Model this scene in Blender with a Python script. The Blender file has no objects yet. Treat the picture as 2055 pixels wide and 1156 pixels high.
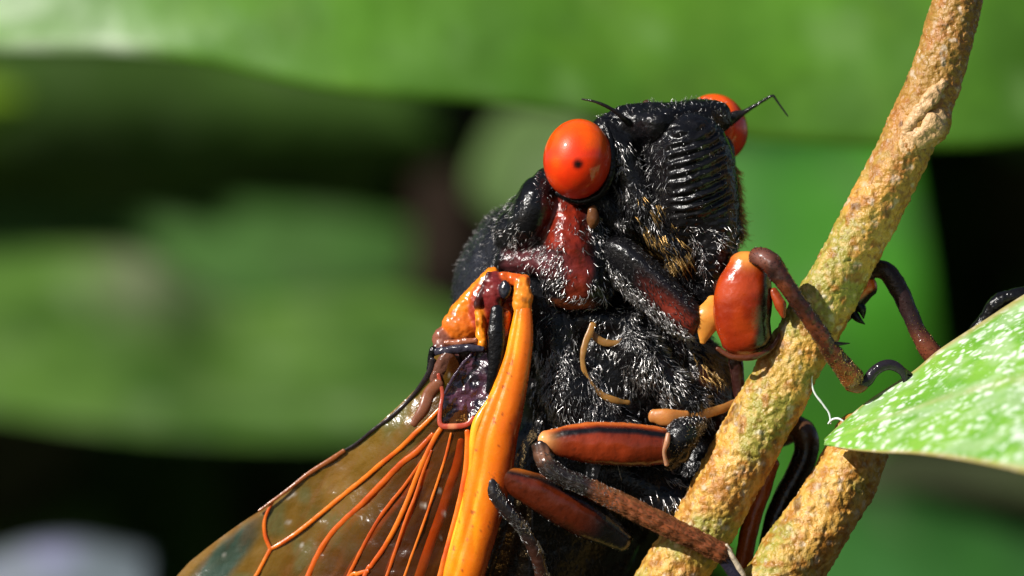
import bpy, math, random
import numpy as np
from mathutils import Vector

random.seed(7)
RNG = np.random.default_rng(7)
SC = bpy.context.scene
COL = SC.collection

# ------------------------------------------------------------------ camera, world, sun
S = 500.0            # design units (photo pixels at the focal plane) per scene unit (1 cm)
DIST = 10000.0       # camera distance in the same units: 20 cm
CX, CY = 1027.5, 578.0
SC.unit_settings.system = 'METRIC'
SC.unit_settings.scale_length = 0.01
SC.unit_settings.length_unit = 'CENTIMETERS'

cam = bpy.data.cameras.new('camera')
cam_ob = bpy.data.objects.new('camera', cam)
COL.objects.link(cam_ob)
cam_ob.location = (0, -DIST / S, 0)
cam_ob.rotation_euler = (math.radians(90), 0, 0)
cam.sensor_width = 36
cam.lens = 36 * (DIST / S) / (2055 / S)
cam.clip_start = 0.5
cam.clip_end = 6000
cam.dof.use_dof = True
cam.dof.focus_distance = (DIST - 20) / S
APERTURE = 0.42      # scene units (cm), diameter of the lens opening
cam.dof.aperture_fstop = cam.lens * 1e-3 / APERTURE
cam.dof.aperture_blades = 0
SC.camera = cam_ob

SUN_DIR = Vector((-0.74, -0.58, 0.62)).normalized()
world = bpy.data.worlds.new('World')
SC.world = world
world.use_nodes = True
wn = world.node_tree
bg = wn.nodes['Background']
sky = wn.nodes.new('ShaderNodeTexSky')
sky.sky_type = 'NISHITA'
sky.sun_disc = False
sky.sun_elevation = math.asin(SUN_DIR.z)
sky.sun_rotation = math.atan2(SUN_DIR.x, SUN_DIR.y)
wn.links.new(sky.outputs[0], bg.inputs[0])
bg.inputs[1].default_value = 0.05
sun = bpy.data.lights.new('sun', 'SUN')
sun.energy = 5.0
sun.angle = math.radians(0.6)
sun.color = (1.0, 0.96, 0.90)
sun_ob = bpy.data.objects.new('sun', sun)
COL.objects.link(sun_ob)
sun_ob.rotation_euler = SUN_DIR.to_track_quat('Z', 'Y').to_euler()
sun_ob.location = (-30, -30, 40)
SC.view_settings.view_transform = 'Standard'
SC.view_settings.look = 'None'
SC.view_settings.gamma = 1
SC.view_settings.use_curve_mapping = False
SC.view_settings.exposure = 0.35
SC.render.engine = 'CYCLES'
SC.cycles.max_bounces = 8
SC.cycles.transparent_max_bounces = 16

# ------------------------------------------------------------------ numeric helpers
def W(p):
    """photo x, photo y, depth towards the lens -> right-handed design space (x, y down, z near) at true size"""
    p = np.asarray(p, float)
    s = (DIST - p[..., 2]) / DIST
    out = np.empty_like(p)
    out[..., 0] = (p[..., 0] - CX) * s
    out[..., 1] = (p[..., 1] - CY) * s
    out[..., 2] = p[..., 2]
    return out

def to_world(q):
    q = np.asarray(q, float)
    return np.stack([q[..., 0] / S, -q[..., 2] / S, -q[..., 1] / S], -1)

def _hash(ix, iy, iz, seed):
    h = (ix * 374761393 + iy * 668265263 + iz * 2147483647 + seed * 1274126177) & 0xFFFFFFFF
    h = ((h ^ (h >> 13)) * 1274126177) & 0xFFFFFFFF
    h = ((h ^ (h >> 16)) * 2246822519) & 0xFFFFFFFF
    return ((h ^ (h >> 15)) & 0xFFFF) / 65535.0

def noise(p, scale, seed=0):
    """value noise in -1..1; scale = feature size"""
    q = np.asarray(p, float) / scale + 1000.0
    i = np.floor(q).astype(np.int64)
    f = q - i
    f = f * f * f * (f * (f * 6 - 15) + 10)
    r = 0
    for dx in (0, 1):
        for dy in (0, 1):
            for dz in (0, 1):
                w = (f[:, 0] if dx else 1 - f[:, 0]) * (f[:, 1] if dy else 1 - f[:, 1]) * (f[:, 2] if dz else 1 - f[:, 2])
                r = r + w * _hash(i[:, 0] + dx, i[:, 1] + dy, i[:, 2] + dz, seed)
    return r * 2 - 1

def fbm(p, scale, oct=3, seed=0):
    r, a, t = 0, 1, 0
    for k in range(oct):
        r = r + a * noise(p, scale / 2 ** k, seed + k * 17)
        t += a
        a *= 0.5
    return r / t

def worley(p, scale, seed=0):
    q = np.asarray(p, float) / scale + 1000.0
    i = np.floor(q).astype(np.int64)
    best = np.full(len(q), 9.0)
    for dx in (-1, 0, 1):
        for dy in (-1, 0, 1):
            for dz in (-1, 0, 1):
                c = i + np.array([dx, dy, dz])
                o = np.stack([_hash(c[:, 0], c[:, 1], c[:, 2], seed + s) for s in (1, 2, 3)], 1)
                best = np.minimum(best, np.linalg.norm(c + o - q, axis=1))
    return best

def sstep(a, b, x):
    t = np.clip((np.asarray(x, float) - a) / (b - a), 0, 1)
    return t * t * (3 - 2 * t)

def mixc(a, b, t):
    a = np.asarray(a, float); b = np.asarray(b, float)
    t = np.asarray(t, float)[..., None]
    return a * (1 - t) + b * t

def catmull(pts, n):
    pts = np.asarray(pts, float)
    P = np.vstack([2 * pts[0] - pts[1], pts, 2 * pts[-1] - pts[-2]])
    seg = np.linalg.norm(np.diff(pts[:, :2], axis=0), axis=1) + 1e-6
    cum = np.concatenate([[0], np.cumsum(seg)]); cum /= cum[-1]
    t = np.linspace(0, 1, n)
    k = np.clip(np.searchsorted(cum, t, 'right') - 1, 0, len(pts) - 2)
    u = ((t - cum[k]) / (cum[k + 1] - cum[k]))[:, None]
    p0, p1, p2, p3 = P[k], P[k + 1], P[k + 2], P[k + 3]
    return 0.5 * (2 * p1 + (p2 - p0) * u + (2 * p0 - 5 * p1 + 4 * p2 - p3) * u ** 2 + (3 * p1 - p0 - 3 * p2 + p3) * u ** 3)

# ------------------------------------------------------------------ object helpers
def empty(name, label, cat, loc=(0, 0, 0), group=None):
    o = bpy.data.objects.new(name, None)
    COL.objects.link(o)
    o.location = loc
    o.empty_display_size = 0.1
    o['label'] = label; o['category'] = cat
    if group: o['group'] = group
    return o

def tag(o, label=None, cat=None, group=None, kind=None):
    if label: o['label'] = label
    if cat: o['category'] = cat
    if group: o['group'] = group
    if kind: o['kind'] = kind
    return o

def mesh_obj(name, verts, faces, mat, parent=None, color=None, smooth=True, label=None):
    """verts in design space; faces = list or (n,3)/(n,4) array"""
    me = bpy.data.meshes.new(name)
    v = to_world(verts)
    org = np.zeros(3)
    if parent is None:
        org = v.mean(0)
    v = v - org
    if isinstance(faces, np.ndarray):
        n, k = faces.shape
        me.vertices.add(len(v)); me.vertices.foreach_set('co', v.astype(np.float32).ravel())
        me.loops.add(n * k); me.loops.foreach_set('vertex_index', faces.astype(np.int32).ravel())
        me.polygons.add(n)
        me.polygons.foreach_set('loop_start', np.arange(0, n * k, k, dtype=np.int32))
        me.polygons.foreach_set('loop_total', np.full(n, k, dtype=np.int32))
        me.update(calc_edges=True)
        me.validate()
    else:
        me.from_pydata([tuple(x) for x in v], [], [tuple(f) for f in faces])
    if smooth:
        me.polygons.foreach_set('use_smooth', [True] * len(me.polygons))
    if color is not None:
        c = np.ones((len(v), 4), np.float32)
        c[:, :np.shape(color)[1]] = color
        at = me.color_attributes.new(name='Col', type='FLOAT_COLOR', domain='POINT')
        at.data.foreach_set('color', c.ravel())
    me.materials.append(mat)
    o = bpy.data.objects.new(name, me)
    COL.objects.link(o)
    if parent is not None:
        o.parent = parent
        pl = Vector((0, 0, 0))
        q = parent
        while q is not None:
            pl = pl + q.location
            q = q.parent
        o.location = -pl
    else:
        o.location = org
    if label: o['label'] = label
    return o

# ------------------------------------------------------------------ materials
def principled(name):
    m = bpy.data.materials.new(name)
    m.use_nodes = True
    return m, m.node_tree, m.node_tree.nodes['Principled BSDF']

def attr_mat(name, rough=0.3, bump=0.0, bump_scale=40.0, coat=0.0, sss=0.0, spec=0.5, rough_var=0.1, tint=None, trans=0.0, bump_dist=0.01):
    m, nt, b = principled(name)
    if tint is None:
        a = nt.nodes.new('ShaderNodeAttribute'); a.attribute_name = 'Col'
        nt.links.new(a.outputs['Color'], b.inputs['Base Color'])
    else:
        b.inputs['Base Color'].default_value = (*tint, 1)
    tc = nt.nodes.new('ShaderNodeTexCoord')
    n = nt.nodes.new('ShaderNodeTexNoise'); n.inputs['Scale'].default_value = bump_scale; n.inputs['Detail'].default_value = 4
    nt.links.new(tc.outputs['Object'], n.inputs['Vector'])
    mr = nt.nodes.new('ShaderNodeMapRange')
    mr.inputs[1].default_value = 0.3; mr.inputs[2].default_value = 0.7
    mr.inputs[3].default_value = max(0.02, rough - rough_var); mr.inputs[4].default_value = rough + rough_var
    nt.links.new(n.outputs[0], mr.inputs[0]); nt.links.new(mr.outputs[0], b.inputs['Roughness'])
    if bump > 0:
        bp = nt.nodes.new('ShaderNodeBump'); bp.inputs['Strength'].default_value = bump; bp.inputs['Distance'].default_value = bump_dist
        nt.links.new(n.outputs[0], bp.inputs['Height']); nt.links.new(bp.outputs[0], b.inputs['Normal'])
    b.inputs['Specular IOR Level'].default_value = spec
    b.inputs['Coat Weight'].default_value = coat
    b.inputs['Coat Roughness'].default_value = 0.12
    if sss > 0:
        b.inputs['Subsurface Weight'].default_value = sss
        b.inputs['Subsurface Radius'].default_value = (0.05, 0.02, 0.008)
        b.inputs['Subsurface Scale'].default_value = 1.0
    if trans > 0:
        b.inputs['Transmission Weight'].default_value = trans
    return m

M_BLACK = attr_mat('black_cuticle', rough=0.2, bump=0.6, bump_scale=70, spec=0.30, rough_var=0.08, bump_dist=0.008)
M_SHINY = attr_mat('glossy_cuticle', rough=0.17, bump=0.5, bump_scale=65, spec=0.34, coat=0.0, rough_var=0.07, bump_dist=0.008)
M_LEG = attr_mat('leg_cuticle', rough=0.24, bump=0.35, bump_scale=60, spec=0.5, coat=0.15, sss=0.0, rough_var=0.1, bump_dist=0.005)
M_ORANGE = attr_mat('orange_vein', rough=0.28, bump=0.2, bump_scale=60, spec=0.45, coat=0.1, sss=0.15, bump_dist=0.004)
M_HAIR = attr_mat('silver_hair', rough=0.3, tint=(0.50, 0.48, 0.47), spec=0.9)
M_HAIR.node_tree.nodes['Principled BSDF'].inputs['Metallic'].default_value = 0.9
M_HAIR.node_tree.nodes['Principled BSDF'].inputs['Roughness'].default_value = 0.22
M_HAIR_DIM = attr_mat('black_hair', rough=0.3, tint=(0.010, 0.009, 0.010), spec=0.6)
M_HAIR_GOLD = attr_mat('golden_hair', rough=0.3, tint=(0.50, 0.30, 0.09), spec=0.9)
M_HAIR_GOLD.node_tree.nodes['Principled BSDF'].inputs['Metallic'].default_value = 0.6
M_HAIR_BROWN = attr_mat('brown_hair', rough=0.3, tint=(0.32, 0.12, 0.045), spec=0.9)
M_HAIR_BROWN.node_tree.nodes['Principled BSDF'].inputs['Metallic'].default_value = 0.3
M_BARK = attr_mat('twig_bark', rough=0.42, bump=0.9, bump_scale=40, spec=0.5, rough_var=0.15, bump_dist=0.018)
M_AMBER = attr_mat('amber_membrane', rough=0.35, bump=0.2, bump_scale=30, spec=0.5, sss=0.3)
M_BLOOM = attr_mat('leaf_green', rough=0.38, bump=0.3, bump_scale=14, spec=0.5, bump_dist=0.02)
M_THREAD = attr_mat('silk', rough=0.3, tint=(0.75, 0.8, 0.78), spec=0.8)

# ------------------------------------------------------------------ surface builders
def tube(name, pts, radii, mat, parent, seg=20, step=5.0, flat=1.0, flat_dir=(0, 0, 1), color=(0.02, 0.02, 0.02),
         amp=0.0, amp_scale=20, label=None, caps=True, cap_round=0.8, build=True, shape=None):
    """tapered tube; flat = half-depth along flat_dir relative to the half-width. color: rgb or f(t, ang, P)->rgb"""
    pts = np.asarray(pts, float)
    L = np.linalg.norm(np.diff(pts, axis=0), axis=1).sum()
    n = max(4, int(L / step))
    r_in = np.asarray(radii, float) * np.ones(len(pts))
    C = catmull(np.column_stack([pts, r_in]), n)
    c, r = W(C[:, :3]), C[:, 3] * (DIST - C[:, 2]) / DIST
    T = np.gradient(c, axis=0); T /= np.linalg.norm(T, axis=1)[:, None] + 1e-9
    if caps:   # rounded ends
        k = 5
        th = np.linspace(0, np.pi / 2, k + 1)[:-1]
        pre_c = c[0] - T[0] * (r[0] * cap_round * np.cos(th))[:, None]; pre_r = r[0] * np.sin(th) + 0.02 * r[0]
        th2 = np.linspace(np.pi / 2, 0, k + 1)[1:]
        post_c = c[-1] + T[-1] * (r[-1] * cap_round * np.cos(th2))[:, None]; post_r = r[-1] * np.sin(th2) + 0.02 * r[-1]
        c = np.vstack([pre_c, c, post_c]); r = np.concatenate([pre_r, r, post_r])
        T = np.vstack([np.repeat(T[:1], k, 0), T, np.repeat(T[-1:], k, 0)])
    fd = np.asarray(flat_dir, float)
    N = fd[None] - (T @ fd)[:, None] * T
    N /= np.linalg.norm(N, axis=1)[:, None] + 1e-9
    B = np.cross(T, N)
    ang = np.linspace(0, 2 * np.pi, seg, endpoint=False)
    ca, sa = np.cos(ang), np.sin(ang)
    rr = r[:, None] * np.ones(seg)[None]
    tt = np.linspace(0, 1, len(c))
    if shape is not None:
        rr = rr * shape(tt[:, None], ang[None])
    V = c[:, None] + (rr * sa)[..., None] * B[:, None] + (rr * ca)[..., None] * N[:, None] * flat
    nrm = sa[None, :, None] * B[:, None] + ca[None, :, None] * N[:, None]
    V = V.reshape(-1, 3)
    nrm = nrm.reshape(-1, 3)
    if amp > 0:
        V = V + nrm * (fbm(V, amp_scale, 3, 5) * amp)[:, None]
    i = np.arange(len(c) - 1)[:, None] * seg
    j = np.arange(seg)[None]
    a = (i + j); b_ = i + (j + 1) % seg
    F = np.stack([a, a + seg, b_ + seg, b_], -1).reshape(-1, 4)
    if callable(color):
        cc = color(np.repeat(tt, seg), np.tile(ang, len(c)), V)
    else:
        cc = np.tile(np.asarray(color, float), (len(V), 1))
        cc = cc * (1 + 0.25 * fbm(V, 25, 3, 3))[:, None]
    if not build:
        return V, F, cc
    return mesh_obj(name, V, F, mat, parent, np.clip(cc, 0, 1), label=label)

def join(parts):
    Vs, Fs, Cs, o = [], [], [], 0
    for V, F, Cc in parts:
        Vs.append(V); Fs.append(F + o); Cs.append(Cc); o += len(V)
    return np.vstack(Vs), np.vstack(Fs), np.vstack(Cs)

def frame_from(ax, up=(0, -1, 0)):
    ax = np.asarray(ax, float); ax /= np.linalg.norm(ax)
    up = np.asarray(up, float); up = up - ax * (up @ ax); up /= np.linalg.norm(up)
    return np.stack([ax, up, np.cross(ax, up)])

def E(c, r, R=None, p=2.0):
    """(super)ellipsoid distance; c in photo coords"""
    c = W(np.array(c, float)); r = np.asarray(r, float)
    def f(X):
        q = X - c
        if R is not None: q = q @ np.asarray(R).T
        q = np.abs(q) / r
        k = (q ** p).sum(-1) ** (1 / p)
        if p == 2.0:
            k2 = np.sqrt(((q / r) ** 2).sum(-1)) + 1e-9
            return k * (k - 1) / k2
        return (k - 1) * r.min()
    return f

def CAPS(a, b, ra, rb):
    a = W(np.array(a, float)); b = W(np.array(b, float))
    d = b - a; L2 = d @ d
    def f(X):
        h = np.clip((X - a) @ d / L2, 0, 1)
        return np.linalg.norm(X - a - h[..., None] * d, axis=-1) - (ra + (rb - ra) * h)
    return f

def smin(a, b, k):
    h = np.clip(0.5 + 0.5 * (b - a) / k, 0, 1)
    return b * (1 - h) + a * h - k * h * (1 - h)

def union(fs, k):
    def f(X):
        d = fs[0](X)
        for g in fs[1:]:
            d = smin(d, g(X), k)
        return d
    return f

def surface_net(f, lo, hi, h):
    """f(X) over a box in design space -> verts, quads"""
    lo = np.asarray(lo, float); hi = np.asarray(hi, float)
    n = np.ceil((hi - lo) / h).astype(int) + 1
    ax = [lo[k] + h * np.arange(n[k]) for k in range(3)]
    v = np.empty(n, np.float32)
    Y, Z = np.meshgrid(ax[1], ax[2], indexing='ij')
    for i, x in enumerate(ax[0]):
        v[i] = f(np.stack([np.full_like(Y, x), Y, Z], -1))
    ins = v < 0
    c = np.zeros(np.array(n) - 1, np.int8)
    for dx in (0, 1):
        for dy in (0, 1):
            for dz in (0, 1):
                c += ins[dx:n[0] - 1 + dx, dy:n[1] - 1 + dy, dz:n[2] - 1 + dz]
    act = (c > 0) & (c < 8)
    idx = np.full(act.shape, -1, np.int64)
    cells = np.argwhere(act)
    idx[act] = np.arange(len(cells))
    P = np.zeros((len(cells), 3)); cnt = np.zeros(len(cells))
    corners = [(a, b, d) for a in (0, 1) for b in (0, 1) for d in (0, 1)]
    for A in corners:
        for k in range(3):
            if A[k] == 0:
                B = list(A); B[k] = 1
                va = v[cells[:, 0] + A[0], cells[:, 1] + A[1], cells[:, 2] + A[2]]
                vb = v[cells[:, 0] + B[0], cells[:, 1] + B[1], cells[:, 2] + B[2]]
                m = (va < 0) != (vb < 0)
                t = np.where(m, va / np.where(m, va - vb, 1), 0)
                p = np.array(A, float)[None] + t[:, None] * (np.array(B) - np.array(A))[None]
                P += np.where(m[:, None], p, 0); cnt += m
    V = lo + h * (cells + P / cnt[:, None])
    F = []
    for k in range(3):
        sl0 = [slice(None)] * 3; sl1 = [slice(None)] * 3
        sl0[k] = slice(0, n[k] - 1); sl1[k] = slice(1, n[k])
        a, b = ins[tuple(sl0)], ins[tuple(sl1)]
        e = np.argwhere(a != b)
        u, w = (k + 1) % 3, (k + 2) % 3
        ok = (e[:, u] > 0) & (e[:, w] > 0) & (e[:, u] < n[u] - 1) & (e[:, w] < n[w] - 1)
        e = e[ok]
        flip = ~a[tuple(e.T)]
        def cid(du, dw):
            q = e.copy(); q[:, u] -= du; q[:, w] -= dw
            return idx[tuple(q.T)]
        q = np.stack([cid(1, 1), cid(0, 1), cid(0, 0), cid(1, 0)], 1)
        q[flip] = q[flip][:, ::-1]
        F.append(q)
    return V, np.vstack(F)

def vnormals(V, F):
    a, b, c, d = (V[F[:, k]] for k in range(4))
    fn = np.cross(c - a, d - b)
    N = np.zeros_like(V)
    for k in range(4):
        np.add.at(N, F[:, k], fn)
    N /= np.linalg.norm(N, axis=1)[:, None] + 1e-9
    return N

def sculpt(name, f, lo, hi, h, mat, parent, color, disp=None, label=None):
    lo = np.asarray(lo, float) - [CX, CY, 0]; hi = np.asarray(hi, float) - [CX, CY, 0]
    V, F = surface_net(f, lo, hi, h)
    N = vnormals(V, F)
    if disp is not None:
        V = V + N * disp(V, N)[:, None]
        N = vnormals(V, F)
    c = color(V, N) if callable(color) else np.tile(color, (len(V), 1))
    o = mesh_obj(name, V, F, mat, parent, np.clip(c, 0, 1), label=label)
    return o, (V, F, N)

def photo_xy(V):
    """photo coordinates of design-space points (used to lay out colour regions of the animal's own markings)"""
    s = DIST / (DIST - V[:, 2])
    return V[:, 0] * s + CX, V[:, 1] * s + CY

def hairs(name, surf, count, length, flow, mat, parent, dens=None, lift=0.5, width=0.8, rand=0.35, curl=0.3, front_only=True, rng=RNG):
    """thin tapered hairs rooted on a surface (design-space V, F, N)"""
    V, F, N = surf
    cen = V[F].mean(1)
    a = np.linalg.norm(np.cross(V[F[:, 2]] - V[F[:, 0]], V[F[:, 3]] - V[F[:, 1]]), axis=1)
    fn = N[F].mean(1)
    w = a.copy()
    if front_only:
        w = w * (fn[:, 2] > -0.35)
    if dens is not None:
        w = w * np.clip(dens(cen, fn), 0, None)
    if w.sum() <= 0: return None
    k = rng.choice(len(F), count, p=w / w.sum())
    uv = rng.random((count, 2))
    P = (V[F[k, 0]] * ((1 - uv[:, :1]) * (1 - uv[:, 1:])) + V[F[k, 1]] * (uv[:, :1] * (1 - uv[:, 1:]))
         + V[F[k, 2]] * (uv[:, :1] * uv[:, 1:]) + V[F[k, 3]] * ((1 - uv[:, :1]) * uv[:, 1:]))
    n = fn[k]; n = n / (np.linalg.norm(n, axis=1)[:, None] + 1e-9)
    fl = flow(P, n) if callable(flow) else np.tile(np.asarray(flow, float), (count, 1))
    fl = fl + rng.normal(0, rand, (count, 3))
    fl = fl - (fl * n).sum(1)[:, None] * n
    fl /= np.linalg.norm(fl, axis=1)[:, None] + 1e-9
    lf = lift * (0.5 + rng.random(count))[:, None]
    d0 = fl + n * lf; d0 /= np.linalg.norm(d0, axis=1)[:, None]
    Ln = (length[0] + (length[1] - length[0]) * rng.random(count) ** 1.5)[:, None]
    d1 = d0 + rng.normal(0, curl, (count, 3)) - n * 0.25 * curl * 2
    d1 /= np.linalg.norm(d1, axis=1)[:, None]
    A = P - n * 1.0
    Bm = A + d0 * Ln * 0.5
    Cm = Bm + d1 * Ln * 0.5
    s1 = np.cross(d0, n); s1 /= np.linalg.norm(s1, axis=1)[:, None] + 1e-9
    s2 = np.cross(d0, s1)
    VV = np.empty((count, 7, 3))
    for q, th in enumerate((0, 2.0944, 4.18879)):
        off = np.cos(th) * s1 + np.sin(th) * s2
        VV[:, q] = A + off * width
        VV[:, 3 + q] = Bm + off * width * 0.75
    VV[:, 6] = Cm
    base = (np.arange(count) * 7)[:, None]
    tr = np.array([[0, 1, 4], [0, 4, 3], [1, 2, 5], [1, 5, 4], [2, 0, 3], [2, 3, 5], [3, 4, 6], [4, 5, 6], [5, 3, 6]])
    FF = (base[:, :, None] + tr.reshape(1, 1, -1)).reshape(-1, 3)
    o = mesh_obj(name, VV.reshape(-1, 3), FF, mat, parent)
    o['kind'] = 'stuff'
    return o

def tube_surf(o_args):
    V, F, c = o_args
    return V, F, vnormals(V, F)

# ------------------------------------------------------------------ the setting: ground and background foliage
def leaf_color_fn(base, dark, seed, spots=0.0, spot_col=(0.55, 0.62, 0.5), rim=False, patch_at=None):
    def f(V, u, v):
        n = fbm(V, 350, 3, seed)
        c = mixc(base, dark, sstep(-0.3, 0.5, n))
        c = mixc(c, np.asarray(dark) * 0.72, sstep(0.1, 0.5, fbm(V, 700, 2, seed + 4)) * 0.7)
        c = mixc(c, np.asarray(base) * [1.5, 1.2, 2.0], sstep(0.15, 0.55, fbm(V, 230, 3, seed + 6)) * 0.5)
        mid = np.exp(-((v - 0.5) / 0.02) ** 2)
        lat = np.exp(-((((u * 9 + np.abs(v - 0.5) * 3) % 1) - 0.5) / 0.06) ** 2) * 0.5
        c = mixc(c, np.asarray(base) * 1.7, np.clip(mid + lat, 0, 1) * 0.35)
        if spots > 0:
            c = mixc(c, spot_col, sstep(0.25, 0.6, fbm(V, 160, 2, seed + 9)) * spots)
        if patch_at:
            x, y = photo_xy(V)
            m = np.exp(-((x - patch_at[0]) / 85) ** 2 - ((y - patch_at[1]) / 75) ** 2)
            c = mixc(c, (0.26, 0.28, 0.17), m * 0.8)  # greyish bloom spot, with its glare put into the leaf colour
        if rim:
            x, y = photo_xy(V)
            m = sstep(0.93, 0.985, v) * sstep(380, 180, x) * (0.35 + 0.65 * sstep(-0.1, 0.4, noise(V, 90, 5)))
            c = mixc(c, (0.55, 0.62, 0.48), m)  # glossy highlights on the curled lower edge, put into the colour
        return c
    return f

def leaf_mat(name, rough=0.45, transl=0.25):
    m, nt, b = principled(name)
    a = nt.nodes.new('ShaderNodeAttribute'); a.attribute_name = 'Col'
    tc = nt.nodes.new('ShaderNodeTexCoord')
    n = nt.nodes.new('ShaderNodeTexNoise'); n.inputs['Scale'].default_value = 3.0; n.inputs['Detail'].default_value = 5
    nt.links.new(tc.outputs['Object'], n.inputs['Vector'])
    hs = nt.nodes.new('ShaderNodeHueSaturation')
    mr = nt.nodes.new('ShaderNodeMapRange'); mr.inputs[1].default_value = 0.3; mr.inputs[2].default_value = 0.7; mr.inputs[3].default_value = 0.85; mr.inputs[4].default_value = 1.15
    nt.links.new(n.outputs[0], mr.inputs[0]); nt.links.new(mr.outputs[0], hs.inputs['Value'])
    nt.links.new(a.outputs['Color'], hs.inputs['Color'])
    nt.links.new(hs.outputs[0], b.inputs['Base Color'])
    b.inputs['Roughness'].default_value = rough
    tl = nt.nodes.new('ShaderNodeBsdfTranslucent')
    nt.links.new(hs.outputs[0], tl.inputs['Color'])
    mx = nt.nodes.new('ShaderNodeMixShader'); mx.inputs[0].default_value = transl
    out = nt.nodes['Material Output']
    nt.links.new(b.outputs[0], mx.inputs[1]); nt.links.new(tl.outputs[0], mx.inputs[2])
    nt.links.new(mx.outputs[0], out.inputs['Surface'])
    bp = nt.nodes.new('ShaderNodeBump'); bp.inputs['Strength'].default_value = 0.4; bp.inputs['Distance'].default_value = 0.05
    nt.links.new(n.outputs[0], bp.inputs['Height']); nt.links.new(bp.outputs[0], b.inputs['Normal'])
    return m

M_LEAF = leaf_mat('background_leaf')
M_LEAF_DULL = leaf_mat('dull_leaf', rough=0.75, transl=0.15)
M_LEAF_DULL.node_tree.nodes['Principled BSDF'].inputs['Specular IOR Level'].default_value = 0.15

def sheet_leaf(name, top, bottom, color, mat, label, cat='leaf', nu=70, nv=26, thick=10, belly=120, parent=None, group=None, vein_amp=12):
    """leaf blade between two edge curves (photo x, photo y, depth), arched, with real thickness"""
    Tt = catmull(top, nu); Bt = catmull(bottom, nu)
    v = np.linspace(0, 1, nv)
    G = Tt[:, None] * (1 - v)[None, :, None] + Bt[:, None] * v[None, :, None]
    Wd = W(G.reshape(-1, 3))
    u = np.repeat(np.linspace(0, 1, nu), nv); vv = np.tile(v, nu)
    arch = np.sin(np.pi * vv) * belly
    crease = -np.exp(-((vv - 0.5) / 0.05) ** 2) * vein_amp
    rip = np.sin((u * 9 + np.abs(vv - 0.5) * 3) * 2 * np.pi) * vein_amp * 0.35
    Wd[:, 2] += arch + crease + rip + fbm(Wd, 400, 2, 3) * vein_amp
    c = color(Wd, u, vv)
    i = np.arange(nu - 1)[:, None] * nv; j = np.arange(nv - 1)[None]
    a = i + j
    F = np.stack([a, a + 1, a + nv + 1, a + nv], -1).reshape(-1, 4)
    o = mesh_obj(name, Wd, F, mat, parent, np.clip(c, 0, 1), label=label)
    md = o.modifiers.new('thickness', 'SOLIDIFY'); md.thickness = thick / S; md.offset = 0
    if cat: tag(o, label, cat, group)
    return o

G1 = (0.088, 0.235, 0.012); G1D = (0.060, 0.175, 0.009)
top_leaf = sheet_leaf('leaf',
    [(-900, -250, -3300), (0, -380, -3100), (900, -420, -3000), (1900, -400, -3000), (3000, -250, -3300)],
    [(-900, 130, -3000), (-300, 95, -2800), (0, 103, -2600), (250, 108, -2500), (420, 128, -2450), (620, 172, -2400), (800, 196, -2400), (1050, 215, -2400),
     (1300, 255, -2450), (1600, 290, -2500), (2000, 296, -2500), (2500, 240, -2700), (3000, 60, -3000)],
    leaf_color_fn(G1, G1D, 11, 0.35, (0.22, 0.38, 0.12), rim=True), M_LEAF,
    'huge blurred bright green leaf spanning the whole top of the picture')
right_leaf_bg = sheet_leaf('leaf',
    [(1330, 180, -12600), (1560, 180, -12600), (1800, 230, -12600)],
    [(1460, 1150, -12400), (1620, 1080, -12300), (1880, 780, -12400)],
    leaf_color_fn((0.06, 0.28, 0.012), (0.03, 0.15, 0.010), 23, 0.8, (0.10, 0.20, 0.06)), M_LEAF,
    'blurred upright green leaf behind the twig and the gripping legs', belly=160, vein_amp=3)
mid_leaf = sheet_leaf('leaf',
    [(-700, 600, -10500), (-200, 520, -10500), (120, 500, -10500), (300, 515, -10500), (460, 605, -10500), (650, 590, -10500), (820, 590, -10500), (960, 640, -10500)],
    [(-700, 700, -9300), (-200, 800, -9300), (60, 840, -9300), (300, 872, -9300), (600, 884, -9400), (820, 868, -9500), (960, 790, -9800)],
    leaf_color_fn((0.105, 0.215, 0.035), (0.05, 0.125, 0.018), 31, 0.75, (0.17, 0.26, 0.10), patch_at=(280, 555)), M_LEAF,
    'large soft green leaf lying level across the left middle', belly=60)
pale_leaf = sheet_leaf('leaf',
    [(950, 340, -11000), (985, 262, -11000), (1040, 215, -11000), (1180, 220, -11000)],
    [(945, 390, -10700), (1000, 440, -10700), (1090, 470, -10700), (1200, 440, -10700)],
    leaf_color_fn((0.10, 0.17, 0.05), (0.07, 0.12, 0.035), 37), M_LEAF_DULL,
    'small pale green blurred leaf just behind the red eye and thorax', belly=40, nu=30, nv=14)

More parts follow.
